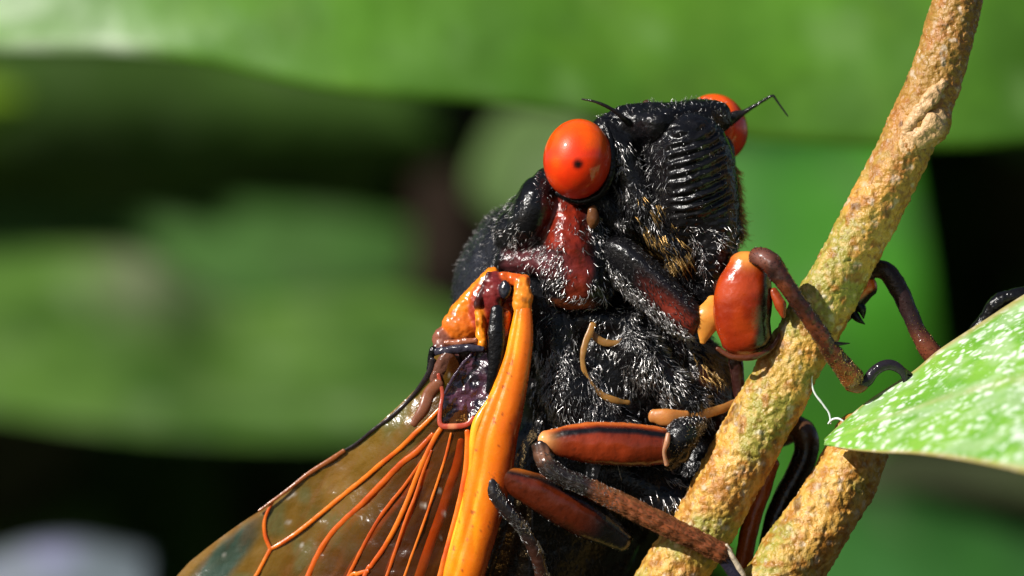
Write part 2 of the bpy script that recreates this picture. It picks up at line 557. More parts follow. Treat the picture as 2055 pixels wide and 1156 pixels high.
def leaf_mass(name, n, boxlo, boxhi, size, colors, mat, label, cat, seed, facing=(0, 0, 1), spread=0.5, nu=7, nv=5):
    """many separate curved leaves as one uncountable mass; box given in true design space"""
    r = np.random.default_rng(seed)
    Vs, Fs, Cs, o = [], [], [], 0
    u, v = np.meshgrid(np.linspace(0, 1, nu), np.linspace(-1, 1, nv), indexing='ij')
    wd = np.sin(np.pi * np.clip(u, 0.02, 0.985) ** 0.85)
    i = np.arange(nu - 1)[:, None] * nv; j = np.arange(nv - 1)[None]
    a = i + j
    F = np.stack([a, a + 1, a + nv + 1, a + nv], -1).reshape(-1, 4)
    for k in range(n):
        L = size[0] + (size[1] - size[0]) * r.random()
        wv = L * (0.17 + 0.1 * r.random())
        c = np.asarray(boxlo) + (np.asarray(boxhi) - np.asarray(boxlo)) * r.random(3)
        nn = np.asarray(facing, float) + r.normal(0, spread, 3); nn /= np.linalg.norm(nn)
        d = r.normal(0, 1, 3) + [0, 0.5, 0]; d -= nn * (d @ nn); d /= np.linalg.norm(d)
        s = np.cross(nn, d)
        bend = 0.12 + 0.15 * r.random()
        X = (c + (u[..., None] - 0.5) * L * d + (v * wd * wv)[..., None] * s
             + ((-(u - 0.5) ** 2 * L * bend * 2) + np.abs(v) * wd * wv * 0.22)[..., None] * nn)
        col = np.asarray(colors[r.integers(len(colors))]) * (0.7 + 0.6 * r.random())
        cc = np.tile(col, (nu * nv, 1)); cc = mixc(cc, cc * 1.5, np.exp(-(v.ravel() / 0.15) ** 2) * 0.5)
        Vs.append(X.reshape(-1, 3)); Fs.append(F + o); Cs.append(cc); o += nu * nv
    ob = mesh_obj(name, np.vstack(Vs), np.vstack(Fs), mat, None, np.clip(np.vstack(Cs), 0, 1))
    return tag(ob, label, cat, kind='stuff')

DK = [(0.03, 0.07, 0.012), (0.04, 0.09, 0.015), (0.05, 0.10, 0.02), (0.045, 0.05, 0.018)]
leaf_mass('shrub_foliage', 520, (-9000, -7000, -24000), (9000, 8000, -16500), (2200, 4200), DK, M_LEAF_DULL,
          'dark shaded shrub foliage filling the far background', 'foliage', 3)
leaf_mass('shrub_foliage', 900, (-22000, -11000, -36000), (22000, 9000, -26000), (3500, 6500), DK, M_LEAF_DULL,
          'deep shaded foliage behind the nearer shrub leaves', 'foliage', 4)
leaf_mass('added_shade_canopy', 900, (-19000, -9500, -36000), (13000, -5200, -9000), (3000, 5500), DK, M_LEAF_DULL,  # unseen canopy, added to keep the sun off the far background
          'unseen leafy canopy added overhead to shade the background', 'foliage', 5, facing=(-0.4, -1, 0.4), spread=0.35)

gn = 60
gx = np.linspace(-1, 1, gn) ** 3 * 150000
gz = np.linspace(-1, 1, gn) ** 3 * 150000 - 4000
GX, GZ = np.meshgrid(gx, gz, indexing='ij')
GP = np.stack([GX.ravel(), np.full(gn * gn, 14000.0), GZ.ravel()], -1)
GP[:, 1] += fbm(GP, 9000, 3, 8) * 500
a = (np.arange(gn - 1)[:, None] * gn + np.arange(gn - 1)[None]).ravel()
GF = np.stack([a, a + gn, a + gn + 1, a + 1], -1)
M_SOIL = attr_mat('soil', rough=0.9, bump=0.8, bump_scale=0.5, spec=0.2)
gcol = mixc((0.035, 0.024, 0.014), (0.03, 0.045, 0.015), sstep(-0.2, 0.3, fbm(GP, 5000, 3, 2)))
tag(mesh_obj('ground', GP, GF, M_SOIL, None, gcol), kind='structure')

def W1(x, y, z):
    return tuple(W(np.array([x, y, z], float)))

# individually recognisable leaves in the shade
def shade_leaf(top, bottom, col, label, belly=200):
    return sheet_leaf('leaf', top, bottom, leaf_color_fn(col, tuple(0.7 * c for c in col), 41, 0.25, (0.12, 0.16, 0.08)),
                      M_LEAF_DULL, label, nu=40, nv=14, belly=belly, thick=20)
shade_leaf([(-600, 60, -11500), (0, 90, -11500), (500, 100, -11800), (900, 180, -12200)],
           [(-600, 330, -11800), (0, 410, -11800), (450, 400, -12000), (900, 330, -12200)],
           (0.06, 0.13, 0.02), 'dim olive green leaf in shade under the top leaf at left')
shade_leaf([(-500, 360, -13800), (100, 400, -13800), (600, 420, -13800), (980, 480, -14000)],
           [(-500, 560, -13400), (100, 600, -13400), (600, 660, -13400), (980, 600, -13800)],
           (0.06, 0.15, 0.03), 'very dark green leaf between the dim leaf and the soft green left leaf')
shade_leaf([(350, 400, -15600), (450, 370, -15500), (560, 380, -15500), (640, 430, -15600)],
           [(350, 480, -15200), (450, 510, -15200), (560, 500, -15200), (640, 460, -15600)],
           (0.05, 0.10, 0.03), 'faint greyish green leaf glowing in the shade above the left leaf')
shade_leaf([(-600, 60, -10300), (-150, 110, -10300), (60, 190, -10300)],
           [(-600, 420, -10300), (-200, 330, -10300), (60, 215, -10300)],
           (0.12, 0.22, 0.012), 'yellowish leaf tip in shade at the far left edge')
shade_leaf([(1700, 930, -8600), (1850, 900, -8600), (2000, 915, -8600), (2300, 960, -8600)],
           [(1700, 990, -8400), (1850, 985, -8400), (2000, 1000, -8400), (2300, 1040, -8400)],
           (0.055, 0.07, 0.028), 'dull grey olive leaf just under the spotted leaf at right', belly=80)
shade_leaf([(1500, 1010, -9800), (1750, 985, -9800), (2000, 1060, -9800), (2400, 1150, -9800)],
           [(1500, 1400, -9300), (1750, 1420, -9300), (2000, 1450, -9300), (2400, 1500, -9300)],
           (0.03, 0.12, 0.02), 'deep green leaf in shadow at the bottom right corner')
sheet_leaf('leaf', [(-60, 1130, -7600), (60, 1092, -7600), (160, 1085, -7600), (300, 1110, -7600)],
           [(-60, 1290, -6900), (60, 1330, -6900), (160, 1330, -6900), (300, 1280, -6900)],
           leaf_color_fn((0.19, 0.22, 0.24), (0.13, 0.16, 0.18), 51), M_LEAF_DULL,
           'blurred bluish grey leaf at the bottom left corner', nu=30, nv=12, belly=80)
tag(tube('shrub_stem', [(960, -400, -13000), (930, 200, -13000), (905, 560, -12800), (930, 1500, -12500)], [85, 80, 85, 95], M_LEAF_DULL, None,
     seg=16, step=120, color=(0.014, 0.007, 0.003), amp=10, amp_scale=300), 'blurred dark brown upright stem behind the thorax', 'stem')

# ------------------------------------------------------------------ twigs
def bark_color(seed, green=0.5):
    def f(t, ang, V):
        n1 = fbm(V, 60, 3, seed); n2 = fbm(V, 22, 2, seed + 3); w = worley(V, 17, seed)
        g = fbm(V, 130, 2, seed + 6)
        n3 = fbm(V, 11, 2, seed + 31)
        c = mixc((0.60, 0.32, 0.055), (0.30, 0.27, 0.04), sstep(-0.2, 0.3, g + (green - 0.5) + 0.5 * n1) * 0.95)
        c = mixc(c, (0.34, 0.12, 0.012), sstep(0.0, 0.4, n2 - g * 0.4) * 0.8)
        c = mixc(c, (0.62, 0.40, 0.13), sstep(0.1, 0.5, n3) * 0.6)
        c = mixc(c, (0.20, 0.09, 0.015), sstep(-0.2, -0.55, n3) * 0.6)
        hgt = sstep(-50, -400, V[:, 1])
        c = mixc(c, (0.34, 0.13, 0.03), hgt * 0.65)
        c = mixc(c, (0.66, 0.50, 0.25), sstep(0.36, 0.2, w) * sstep(-0.1, 0.4, n1) * 0.7)
        c = mixc(c, (0.60, 0.52, 0.42), sstep(0.4, 0.65, fbm(V, 16, 2, seed + 11)) * 0.5)
        c = mixc(c, (0.05, 0.03, 0.015), sstep(0.5, 0.7, fbm(V, 30, 2, seed + 21)) * 0.6)
        return c
    return f

def bark_relief(V, F, seed):
    N = vnormals(V, F)
    d = 4.0 * fbm(V, 60, 2, seed) + 3.0 * fbm(V, 11, 2, seed + 2) + 2.2 * sstep(0.42, 0.15, worley(V, 13, seed)) + 1.6 * noise(V, 5, seed + 4)
    return V + N * d[:, None]

TW1 = [(1985, -260, -30), (1940, -80, -28), (1905, 60, -25), (1862, 200, -25), (1800, 330, -22), (1722, 480, -20), (1640, 630, -15), (1565, 775, -15), (1482, 930, -15),
       (1408, 1060, -20), (1330, 1180, -25), (1230, 1360, -40), (1100, 1650, -60)]
TR1 = [52, 52, 53, 56, 56, 55, 57, 60, 62, 62, 64, 66, 70]
def twig(name, pts, rad, seed, label, extra=None, green=0.5):
    V, F, c = tube(name, pts, rad, M_BARK, None, seg=120, step=3.0, color=(0.3, 0.2, 0.1), build=False,
                   shape=lambda t, a: 1 + 0.05 * np.sin(2 * a + 9 * t) + 0.03 * np.sin(3 * a + 23 * t))
    V = bark_relief(V, F, seed)
    o = mesh_obj(name, V, F, M_BARK, None, np.clip(bark_color(seed, green)(None, None, V), 0, 1))
    tag(o, label, 'twig')
    return o, (V, F, vnormals(V, F))
tw1, tw1s = twig('twig', TW1, TR1, 101, 'long brown and green twig slanting from top right, gripped by the cicada', green=0.52)
# leaf-scar bud ridge on the twig
Vb, Fb, cb = tube('b', [(1812, 285, 18), (1838, 235, 30), (1868, 195, 34), (1890, 168, 26)], [14, 17, 16, 13], M_BARK, None, seg=24, step=2.5, build=False, amp=5, amp_scale=18, flat=0.8)
Vc, Fc, cc_ = tube('b', [(1790, 330, 5), (1840, 275, 5), (1872, 240, 0), (1885, 195, -5)], [22, 36, 40, 24], M_BARK, None, seg=36, step=2.5, build=False, amp=6, amp_scale=22)
Vb, Fb, cb = join([(Vb, Fb, cb), (Vc, Fc, cc_)])
Vb = bark_relief(Vb, Fb, 77)
cb = mixc(bark_color(77, 0.45)(None, None, Vb), (0.62, 0.40, 0.20), sstep(15, 40, Vb[:, 2]) * 0.8)
mesh_obj('bud_scar', Vb, Fb, M_BARK, tw1, np.clip(cb, 0, 1))

TW2 = [(1735, 880, -40), (1700, 950, -30), (1648, 1040, -20), (1590, 1130, -10), (1530, 1230, 0), (1440, 1400, 0), (1330, 1650, -20)]
tw2, tw2s = twig('twig', TW2, [60, 66, 70, 74, 78, 80, 84], 131, 'short thick twig rising from the bottom to the white spotted leaf', green=0.45)
hairs('bark_fuzz', tw1s, 130, (10, 26), (0, -0.2, 0.2), M_HAIR, tw1, lift=1.5, width=0.6, rand=0.8, curl=0.6,
      dens=lambda P, n: sstep(0.3, 0.6, noise(P, 60, 4)))
hairs('bark_fuzz', tw2s, 40, (8, 18), (0, -0.2, 0.2), M_HAIR, tw2, lift=1.5, width=0.6, rand=0.8, curl=0.6)

# ------------------------------------------------------------------ the spotted leaf in front at right
def spotted(V, u, v):
    n = fbm(V, 120, 3, 61)
    c = mixc((0.13, 0.34, 0.03), (0.20, 0.42, 0.05), sstep(-0.3, 0.4, n))
    w = worley(V + 8 * np.stack([noise(V, 14, 3), noise(V, 14, 4), noise(V, 14, 5)], 1), 25, 63)
    sp = sstep(0.52, 0.25, w) * sstep(-0.35, 0.15, fbm(V, 70, 2, 66) + 0.1)
    sp = np.maximum(sp, 0.8 * sstep(0.4, 0.1, worley(V, 12, 69)) * sstep(0.0, 0.3, noise(V, 30, 70)))
    c = mixc(c, (0.42, 0.55, 0.32), sstep(-0.2, 0.4, fbm(V, 60, 3, 67)) * 0.5)
    c = mixc(c, (0.78, 0.84, 0.76), sp * 0.8)
    net = np.abs(fbm(V * [1, 1.6, 1], 30, 3, 88))
    c = mixc(c, (0.30, 0.44, 0.14), sstep(0.05, 0.0, net) * 0.5)
    edge = np.minimum(v, 1 - v)
    c = mixc(c, (0.42, 0.30, 0.12), sstep(0.05, 0.0, edge) * 0.8)
    mid = np.exp(-((v - 0.40 - 0.05 * np.sin(u * 2)) / 0.03) ** 2)
    c = mixc(c, (0.42, 0.42, 0.20), mid * 0.6 * (0.6 + 0.4 * noise(V, 25, 8)))
    return c
sheet_leaf('leaf',
    [(1655, 884, 60), (1700, 842, 40), (1752, 800, 20), (1832, 748, 5), (1888, 702, -15), (1975, 645, -30), (2060, 590, -45), (2300, 440, -100)],
    [(1655, 892, 90), (1700, 902, 190), (1760, 908, 320), (1850, 912, 480), (1940, 925, 620), (2010, 938, 740), (2070, 950, 840), (2350, 1000, 1100)],
    spotted, M_BLOOM, 'green leaf with white specks on the right, a claw resting on it', nu=420, nv=240, thick=5, belly=22, vein_amp=5)

# silk thread
th_pts = [(1640, 700, 10), (1630, 740, 20), (1632, 782, 20), (1652, 812, 18), (1664, 830, 16), (1667, 850, 15)]
sv = join([tube('t', th_pts, [1.4, 1.6, 2.0, 2.4, 2.0, 1.6], M_THREAD, None, seg=6, step=4, build=False, amp=0.8, amp_scale=6),
           tube('t', [(1662, 850, 15), (1670, 842, 18), (1682, 840, 20), (1694, 846, 24)], [1.8, 2.4, 2.6, 1.4], M_THREAD, None, seg=6, step=4, build=False, amp=0.8, amp_scale=6)])
tag(mesh_obj('silk_thread', sv[0], sv[1], M_THREAD, None), 'fine white silk thread hanging between the twig and the spotted leaf', 'thread')

# ------------------------------------------------------------------ the cicada
CIC = empty('cicada', 'black cicada with bright red eyes and orange wing veins clinging to the slanting twig', 'cicada')
BLK = np.array([0.005, 0.0048, 0.0056])
RED = np.array([0.30, 0.035, 0.008])
MAR = np.array([0.09, 0.018, 0.014])
OR = np.array([0.85, 0.22, 0.008])
YEL = np.array([0.95, 0.42, 0.02])
AMB = np.array([0.75, 0.33, 0.07])

def blk_color(V, N):
    c = np.tile(BLK, (len(V), 1))
    return c * (1 + 0.6 * fbm(V, 22, 3, 9))[:, None]

def rough_disp(a1=2.0, s1=26, a2=1.2, s2=9, seed=0):
    return lambda V, N: a1 * fbm(V, s1, 2, seed) + a2 * fbm(V, s2, 2, seed + 5)

# head frame: ex along the eyes, u up, fc towards the face
ex = np.array([282, -56, -240.]); ex /= np.linalg.norm(ex)
fc = np.array([0.64, 0.10, 0.76]); fc -= ex * (fc @ ex); fc /= np.linalg.norm(fc)
uu = np.cross(fc, ex)
if uu[1] > 0: uu = -uu
RH = np.stack([ex, uu, fc])

# --- head capsule
head_f = union([
    E((1295, 292, -150), (150, 66, 75), RH, 2.6),
    E((1222, 268, -62), (42, 38, 42)),
    E((1258, 245, -60), (42, 34, 36)),
    E((1300, 235, -80), (60, 30, 40)),
    E((1400, 235, -190), (70, 34, 50)),
    E((1352, 243, -62), (92, 36, 52), RH, 3.0),
    E((1412, 236, -100), (50, 34, 50), RH, 3.0),
    CAPS((1195, 395, -80), (1250, 450, -85), 38, 44),
    CAPS((1243, 300, -48), (1290, 420, -40), 34, 36),
    CAPS((1290, 420, -42), (1365, 515, -32), 34, 22),
    E((1330, 420, -150), (120, 110, 110)),
    E((1332, 264, -42), (56, 38, 40)),
    CAPS((1322, 300, -42), (1352, 425, -22), 28, 26),
    CAPS((1440, 300, -190), (1470, 470, -150), 34, 22),
    E((1398, 495, -115), (72, 90, 85)),
    E((1432, 560, -85), (56, 78, 50)),
], 14)
def head_ocelli(X):
    d = head_f(X)
    pit = E((1293, 258, -28), (17, 15, 14))(X)     # socket round the antenna base
    return np.maximum(d, -pit)
def head_disp(V, N):
    x, y = photo_xy(V)
    return 2.4 * fbm(V, 30, 3, 21) + 1.3 * fbm(V, 9, 2, 22) - 1.5 * sstep(0.35, 0.1, worley(V, 13, 4))
head, head_s = sculpt('head', head_ocelli, (1130, 170, -330), (1540, 640, 60), 3.6, M_BLACK, CIC, blk_color, head_disp)

# --- ridged face plate (postclypeus) and lower face
clyc = W(np.array([1385, 352, -45.0]))
clyp_f = union([
    E((1384, 362, -48), (86, 140, 92), RH, 2.3),
    E((1436, 455, -45), (48, 112, 62), None, 2.2),
], 18)
def clyp_disp(V, N):
    q = (V - clyc) @ RH.T
    x, y = photo_xy(V)
    b = q[:, 1] - 0.22 * q[:, 0] + 0.0012 * q[:, 0] ** 2 + 7 * fbm(V, 55, 3, 3)
    ridge = np.sin(2 * np.pi * b / 18.5)
    ridge = np.sign(ridge) * np.abs(ridge) ** 0.7
    m = sstep(-90, -40, q[:, 1]) * sstep(125, 100, q[:, 1]) * (0.55 + 0.6 * sstep(-0.4, 0.3, noise(V, 30, 44))) * sstep(-95, -70, q[:, 0]) * sstep(34, 8, q[:, 0]) * sstep(0.0, 0.4, N @ RH[2])
    low = sstep(430, 470, y)
    return 3.4 * ridge * m + 2.2 * fbm(V * [0.45, 1, 0.45], 7, 2, 6) + 1.8 * fbm(V, 26, 2, 7) + (2.5 * fbm(V, 16, 2, 8)) * low
clyp, clyp_s = sculpt('face_plate', clyp_f, (1270, 180, -200), (1520, 600, 90), 2.8, M_SHINY, CIC,
                      lambda V, N: np.tile(BLK * 1.1, (len(V), 1)) * (1 + 0.6 * fbm(V, 14, 2, 3))[:, None], clyp_disp)

tube('beak', [(1452, 560, -40), (1462, 640, -45), (1478, 740, -50), (1488, 860, -55), (1480, 1000, -70)], [24, 20, 14, 10, 8], M_SHINY, CIC,
     color=lambda t, a, V: mixc((0.03, 0.01, 0.008), (0.10, 0.03, 0.012), sstep(0.0, 0.4, fbm(V, 40, 2, 2))), amp=1.5, amp_scale=14)

# --- eyes
def eye_mat():
    m, nt, b = principled('red_eye')
    a = nt.nodes.new('ShaderNodeAttribute'); a.attribute_name = 'Col'
    nt.links.new(a.outputs['Color'], b.inputs['Base Color'])
    b.inputs['Roughness'].default_value = 0.38
    b.inputs['Coat Weight'].default_value = 0.8
    b.inputs['Coat Roughness'].default_value = 0.06
    b.inputs['Coat IOR'].default_value = 1.5
    b.inputs['Specular IOR Level'].default_value = 0.2
    b.inputs['Subsurface Weight'].default_value = 0.15
    b.inputs['Subsurface Radius'].default_value = (0.04, 0.012, 0.004)
    b.inputs['Subsurface Scale'].default_value = 1.0
    tc = nt.nodes.new('ShaderNodeTexCoord')
    n = nt.nodes.new('ShaderNodeTexVoronoi'); n.inputs['Scale'].default_value = 190
    nt.links.new(tc.outputs['Object'], n.inputs['Vector'])
    bp = nt.nodes.new('ShaderNodeBump'); bp.inputs['Strength'].default_value = 0.14; bp.inputs['Distance'].default_value = 0.003
    nt.links.new(n.outputs['Distance'], bp.inputs['Height']); nt.links.new(bp.outputs[0], b.inputs['Normal'])
    return m
M_EYE = eye_mat()
def make_eye(c, r, tilt, dot=None):
    c0 = W(np.array(c, float))
    nu_, nv_ = 96, 64
    th = np.linspace(0, 2 * np.pi, nu_, endpoint=False); ph = np.linspace(0.001, np.pi - 0.001, nv_)
    T_, P_ = np.meshgrid(th, ph, indexing='ij')
    d = np.stack([np.sin(P_) * np.cos(T_), -np.cos(P_), np.sin(P_) * np.sin(T_)], -1).reshape(-1, 3)
    ca, sa = math.cos(tilt), math.sin(tilt)
    q = d * np.asarray(r)
    V = np.stack([q[:, 0] * ca - q[:, 1] * sa, q[:, 0] * sa + q[:, 1] * ca, q[:, 2]], 1) + c0
    i = np.arange(nu_)[:, None] * nv_; i2 = ((np.arange(nu_) + 1) % nu_)[:, None] * nv_; j = np.arange(nv_ - 1)[None]
    F = np.stack([i + j, i + j + 1, i2 + j + 1, i2 + j], -1).reshape(-1, 4)
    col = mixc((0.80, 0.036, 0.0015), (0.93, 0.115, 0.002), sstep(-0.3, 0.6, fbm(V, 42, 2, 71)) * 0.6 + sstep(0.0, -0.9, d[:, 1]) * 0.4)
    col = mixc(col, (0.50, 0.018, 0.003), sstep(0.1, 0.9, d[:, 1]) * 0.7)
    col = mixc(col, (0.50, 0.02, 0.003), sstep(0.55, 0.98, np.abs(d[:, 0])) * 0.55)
    col = col * (1 + 0.08 * fbm(V, 7, 2, 77))[:, None]
    if dot is not None:
        x, y = photo_xy(V)
        rr = np.hypot((x - dot[0]), (y - dot[1]))
        m = (V[:, 2] > c0[2])
        col = mixc(col, (0.45, 0.015, 0.004), sstep(17, 8, rr) * m * 0.7)
        col = mixc(col, (0.006, 0.002, 0.002), sstep(12.5, 4, rr + 1.8 * noise(V, 5, 3)) * m)
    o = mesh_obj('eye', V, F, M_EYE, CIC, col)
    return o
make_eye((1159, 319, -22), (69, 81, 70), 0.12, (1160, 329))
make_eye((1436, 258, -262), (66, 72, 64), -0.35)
# dark socket rim behind the near eye
tube('eye_socket', [(1215, 248, -30), (1228, 300, -16), (1226, 350, -14), (1204, 390, -24), (1160, 404, -34), (1118, 388, -44)], [7, 9, 9, 9, 8, 7], M_BLACK, CIC,
     color=BLK, seg=12, step=4, amp=1.5, amp_scale=10)
# ocelli
def ball(name, c, r, mat, color, parent=CIC, R=None, amp=0.0, label=None, seg=28):
    c0 = W(np.array(c, float)); r = np.ones(3) * r
    th = np.linspace(0, 2 * np.pi, seg, endpoint=False); ph = np.linspace(0.01, np.pi - 0.01, seg // 2 + 2)
    T_, P_ = np.meshgrid(th, ph, indexing='ij')
    d = np.stack([np.sin(P_) * np.cos(T_), -np.cos(P_), np.sin(P_) * np.sin(T_)], -1).reshape(-1, 3)
    V = d * r
    if R is not None: V = V @ np.asarray(R)
    V = V + c0
    if amp: V = V + d * (amp * fbm(V, r.mean() * 0.6, 3, 5))[:, None]
    nv_ = len(ph)
    i = np.arange(seg)[:, None] * nv_; i2 = ((np.arange(seg) + 1) % seg)[:, None] * nv_; j = np.arange(nv_ - 1)[None]
    F = np.stack([i + j, i + j + 1, i2 + j + 1, i2 + j], -1).reshape(-1, 4)
    cc = color(V) if callable(color) else np.tile(np.asarray(color, float), (len(V), 1)) * (1 + 0.3 * fbm(V, 15, 2, 4))[:, None]
    if name is None: return V, F, cc
    return mesh_obj(name, V, F, mat, parent, np.clip(cc, 0, 1), label=label)
ball('antenna_socket', (1296, 256, -24), 11, M_SHINY, (0.16, 0.07, 0.02))
ball('ocellus', (1298, 210, -85), 10, M_SHINY, (0.05, 0.02, 0.01))

# --- antennae
def antenna(pts, rad):
    o = tube('antenna', pts, rad, M_BLACK, CIC, seg=10, step=3, color=(0.012, 0.010, 0.010), amp=0.5, amp_scale=6)
    return o
antenna([(1262, 246, -22), (1250, 236, -8), (1232, 222, 0), (1212, 211, 2), (1190, 203, 0), (1168, 199, -5)], [8, 6, 4.2, 3.4, 2.6, 1.6])
tube('antenna', [(1462, 242, -160), (1478, 232, -160), (1492, 226, -158), (1515, 212, -155), (1535, 200, -152), (1550, 192, -150), (1556, 198, -149), (1568, 215, -146), (1581, 233, -143)],
     [13, 11, 6, 3.6, 3, 2.6, 2.4, 2.0, 1.4], M_BLACK, CIC, seg=10, step=2.5, color=(0.012, 0.011, 0.011), amp=0.8, amp_scale=6)

# --- pronotum: black dome, red-brown side stripe, collar
pron_f = union([
    E((1190, 470, -215), (180, 140, 165)),
    E((1068, 425, -70), (43, 76, 60), frame_from((0.94, 0.34, 0), (0.34, -0.94, 0)), 2.2), E((1105, 378, -95), (38, 44, 55)),
    CAPS((1134, 410, -66), (1142, 500, -48), 28, 50),
    E((1150, 560, -46), (66, 62, 44), None, 2.4),
    CAPS((1015, 525, -85), (1120, 530, -40), 24, 30),
    E((1036, 470, -105), (46, 56, 60)),
    E((1104, 478, -88), (70, 62, 48)),
    E((1058, 440, -135), (48, 56, 60)),
    CAPS((1190, 440, -66), (1200, 590, -56), 30, 30),
], 12)
def pron_cut(X):
    d = pron_f(X)
    groove = CAPS((1040, 505, -30), (1092, 500, -8), 9, 8)(X)
    g2 = CAPS((1106, 420, -22), (1104, 480, -8), 5, 6)(X)
    g3 = np.minimum(CAPS((1004, 425, -62), (1018, 472, -40), 5, 6)(X), CAPS((1018, 472, -40), (1050, 505, -22), 6, 6)(X))
    d = np.maximum(d, -g3)
    return np.maximum(d, -groove)
def pron_color(V, N):
    x, y = photo_xy(V)
    wx = x + 10 * fbm(V, 40, 2, 5)
    wy = y + 10 * fbm(V, 40, 2, 15)
    red = sstep(1082, 1112, wx - (wy > 500) * 40) * sstep(1195, 1160, wx + np.clip(500 - wy, 0, 100) * 0.15) * sstep(385, 410, wy)
    c = mixc(np.tile(BLK, (len(V), 1)), (0.21, 0.019, 0.008), red * (0.75 + 0.25 * sstep(-0.3, 0.3, fbm(V, 30, 2, 66))))
    low = sstep(545, 590, wy)
    c = mixc(c, (0.12, 0.018, 0.006), low * red * 0.8)
    purple = sstep(490, 515, wy) * sstep(560, 540, wy)
    c = mixc(c, (0.09, 0.022, 0.025), purple * sstep(1000, 1020, wx) * sstep(1200, 1120, wx) * 0.85)
    edge = sstep(596, 612, y) * sstep(1090, 1110, x) * sstep(1200, 1170, x)
    c = mixc(c, (0.4, 0.10, 0.03), edge * 0.6)
    return c * (1 + 0.35 * fbm(V, 16, 2, 31))[:, None]
def pron_disp(V, N):
    x, y = photo_xy(V)
    smooth = sstep(80, 40, np.hypot(x - 1062, y - 430))
    return (3.2 * fbm(V, 34, 3, 41) + 2.2 * fbm(V, 11, 2, 42)) * (1 - 0.8 * smooth)
pron, pron_s = sculpt('pronotum', pron_cut, (960, 320, -400), (1400, 650, 20), 3.4, M_SHINY, CIC, pron_color, pron_disp)

# --- thorax and abdomen: one continuous body
body_f = union([
    E((1092, 602, -240), (190, 205, 180)),
    E((1046, 510, -235), (98, 104, 150)),
    E((1230, 745, -215), (205, 235, 165)),
    CAPS((1160, 950, -260), (930, 1500, -330), 180, 150),
    CAPS((930, 1500, -330), (760, 1950, -360), 150, 40),
    E((1120, 690, -75), (48, 90, 40)),
    E((1150, 790, -60), (60, 75, 45)),
    CAPS((1160, 800, -70), (1230, 880, -60), 50, 60),
    CAPS((1275, 705, -62), (1385, 815, -52), 44, 34),
    CAPS((1205, 700, -85), (1240, 770, -85), 32, 38),
    CAPS((1180, 640, -70), (1260, 650, -72), 24, 26),
    CAPS((1250, 960, -80), (1350, 1020, -80), 55, 60),
    E((1400, 800, -180), (75, 120, 100)),
    E((1400, 980, -190), (70, 160, 110)),
], 16)
def body_color(V, N):
    x, y = photo_xy(V)
    c = np.tile(BLK, (len(V), 1))
    red = sstep(0.1, 0.5, fbm(V, 60, 2, 55)) * sstep(1340, 1400, x) * sstep(720, 780, y)
    c = mixc(c, (0.07, 0.018, 0.006), red * 0.8)
    greyish = sstep(1010, 960, x) * sstep(680, 600, y)
    c = mixc(c, (0.016, 0.017, 0.022), greyish)
    return c * (1 + 0.5 * fbm(V, 20, 2, 9))[:, None]
body, body_s = sculpt('body', body_f, (500, 380, -500), (1520, 2000, 10), 5.2, M_BLACK, CIC, body_color, rough_disp(3.2, 34, 1.6, 13, 60))

# amber membranes between the plates of the breast
def strip(name, pts, rad, col=AMB, flat=0.32, parent=body, mat=None, seg=18, label=None, amp=1.5, flat_dir=(0, 0, 1), step=3):
    return tube(name, pts, rad, mat or M_AMBER, parent, seg=seg, step=step, flat=flat, color=col, amp=amp, amp_scale=16, label=label, flat_dir=flat_dir)
strip('membrane_fold', [(1190, 652, -36), (1175, 690, -31), (1169, 725, -27), (1180, 762, -26), (1203, 789, -26), (1232, 803, -29), (1262, 808, -40)], [7.2, 6.5, 5.0, 5.8, 6.5, 6.5, 4.3], (0.30, 0.14, 0.03))
strip('membrane_fold', [(1182, 664, -46), (1205, 684, -43), (1232, 689, -42), (1262, 682, -44), (1290, 686, -56)], [5.0, 7.9, 6.5, 5.8, 3.6], (0.25, 0.12, 0.03))
strip('coxal_plate', [(1312, 835, -10), (1335, 838, -6), (1358, 836, -8), (1378, 832, -14)], [14, 18, 14, 8], (0.45, 0.17, 0.04), flat=0.5)
strip('coxal_plate', [(1382, 838, -20), (1410, 832, -30), (1450, 820, -50), (1480, 805, -70)], [9, 10, 9, 7], (0.30, 0.13, 0.03), flat=0.6)
strip('membrane_fold', [(1215, 838, -30), (1245, 846, -25), (1270, 856, -25)], [4.3, 6.5, 4.3], (0.4, 0.14, 0.03))
ball('eye_tubercle', (1190, 436, -20), (13, 24, 12), M_SHINY, (0.12, 0.045, 0.015), amp=2)

# --- near front leg: coxa, trochanter, thick femur, tibia, claws
def coxa_color(t, a, V):
    x, y = photo_xy(V)
    # distance above the lower left edge of the plate
    dd = (x - 1215) * 0.66 - (y - 505) * 0.75
    c = np.tile(BLK * 1.3, (len(V), 1))
    red = np.exp(-((dd + 2 + 4 * fbm(V, 30, 2, 4)) / 16) ** 2) * sstep(1265, 1350, x)
    c = mixc(c, (0.20, 0.03, 0.018), red)
    c = mixc(c, (0.10, 0.02, 0.012), sstep(-30, -48, dd) * 0.6)
    return c * (1 + 0.4 * fbm(V, 18, 2, 5))[:, None]
leg1 = tube('front_leg', [(1505, 538, 40), (1493, 582, 38), (1489, 635, 34), (1497, 674, 30)], [44, 57, 58, 52], M_LEG, CIC, seg=72, step=3, flat=0.72, cap_round=0.75,
            color=lambda t, a, V: (lambda x, y: mixc(mixc(mixc((0.26, 0.020, 0.003), (0.42, 0.045, 0.005), sstep(-0.2, 0.5, fbm(V, 50, 2, 4))),
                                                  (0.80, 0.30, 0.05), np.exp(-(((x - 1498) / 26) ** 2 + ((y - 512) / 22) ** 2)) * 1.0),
                                             BLK, sstep(1516, 1534, x + 0.12 * (y - 600)) * sstep(520, 560, y) * sstep(730, 700, y)))(*photo_xy(V)),  # right third: shading of the inner groove painted black
            amp=2.5, amp_scale=40)
RC = frame_from((0.70, 0.66, 0.20), (0.3, -0.7, 0.6))
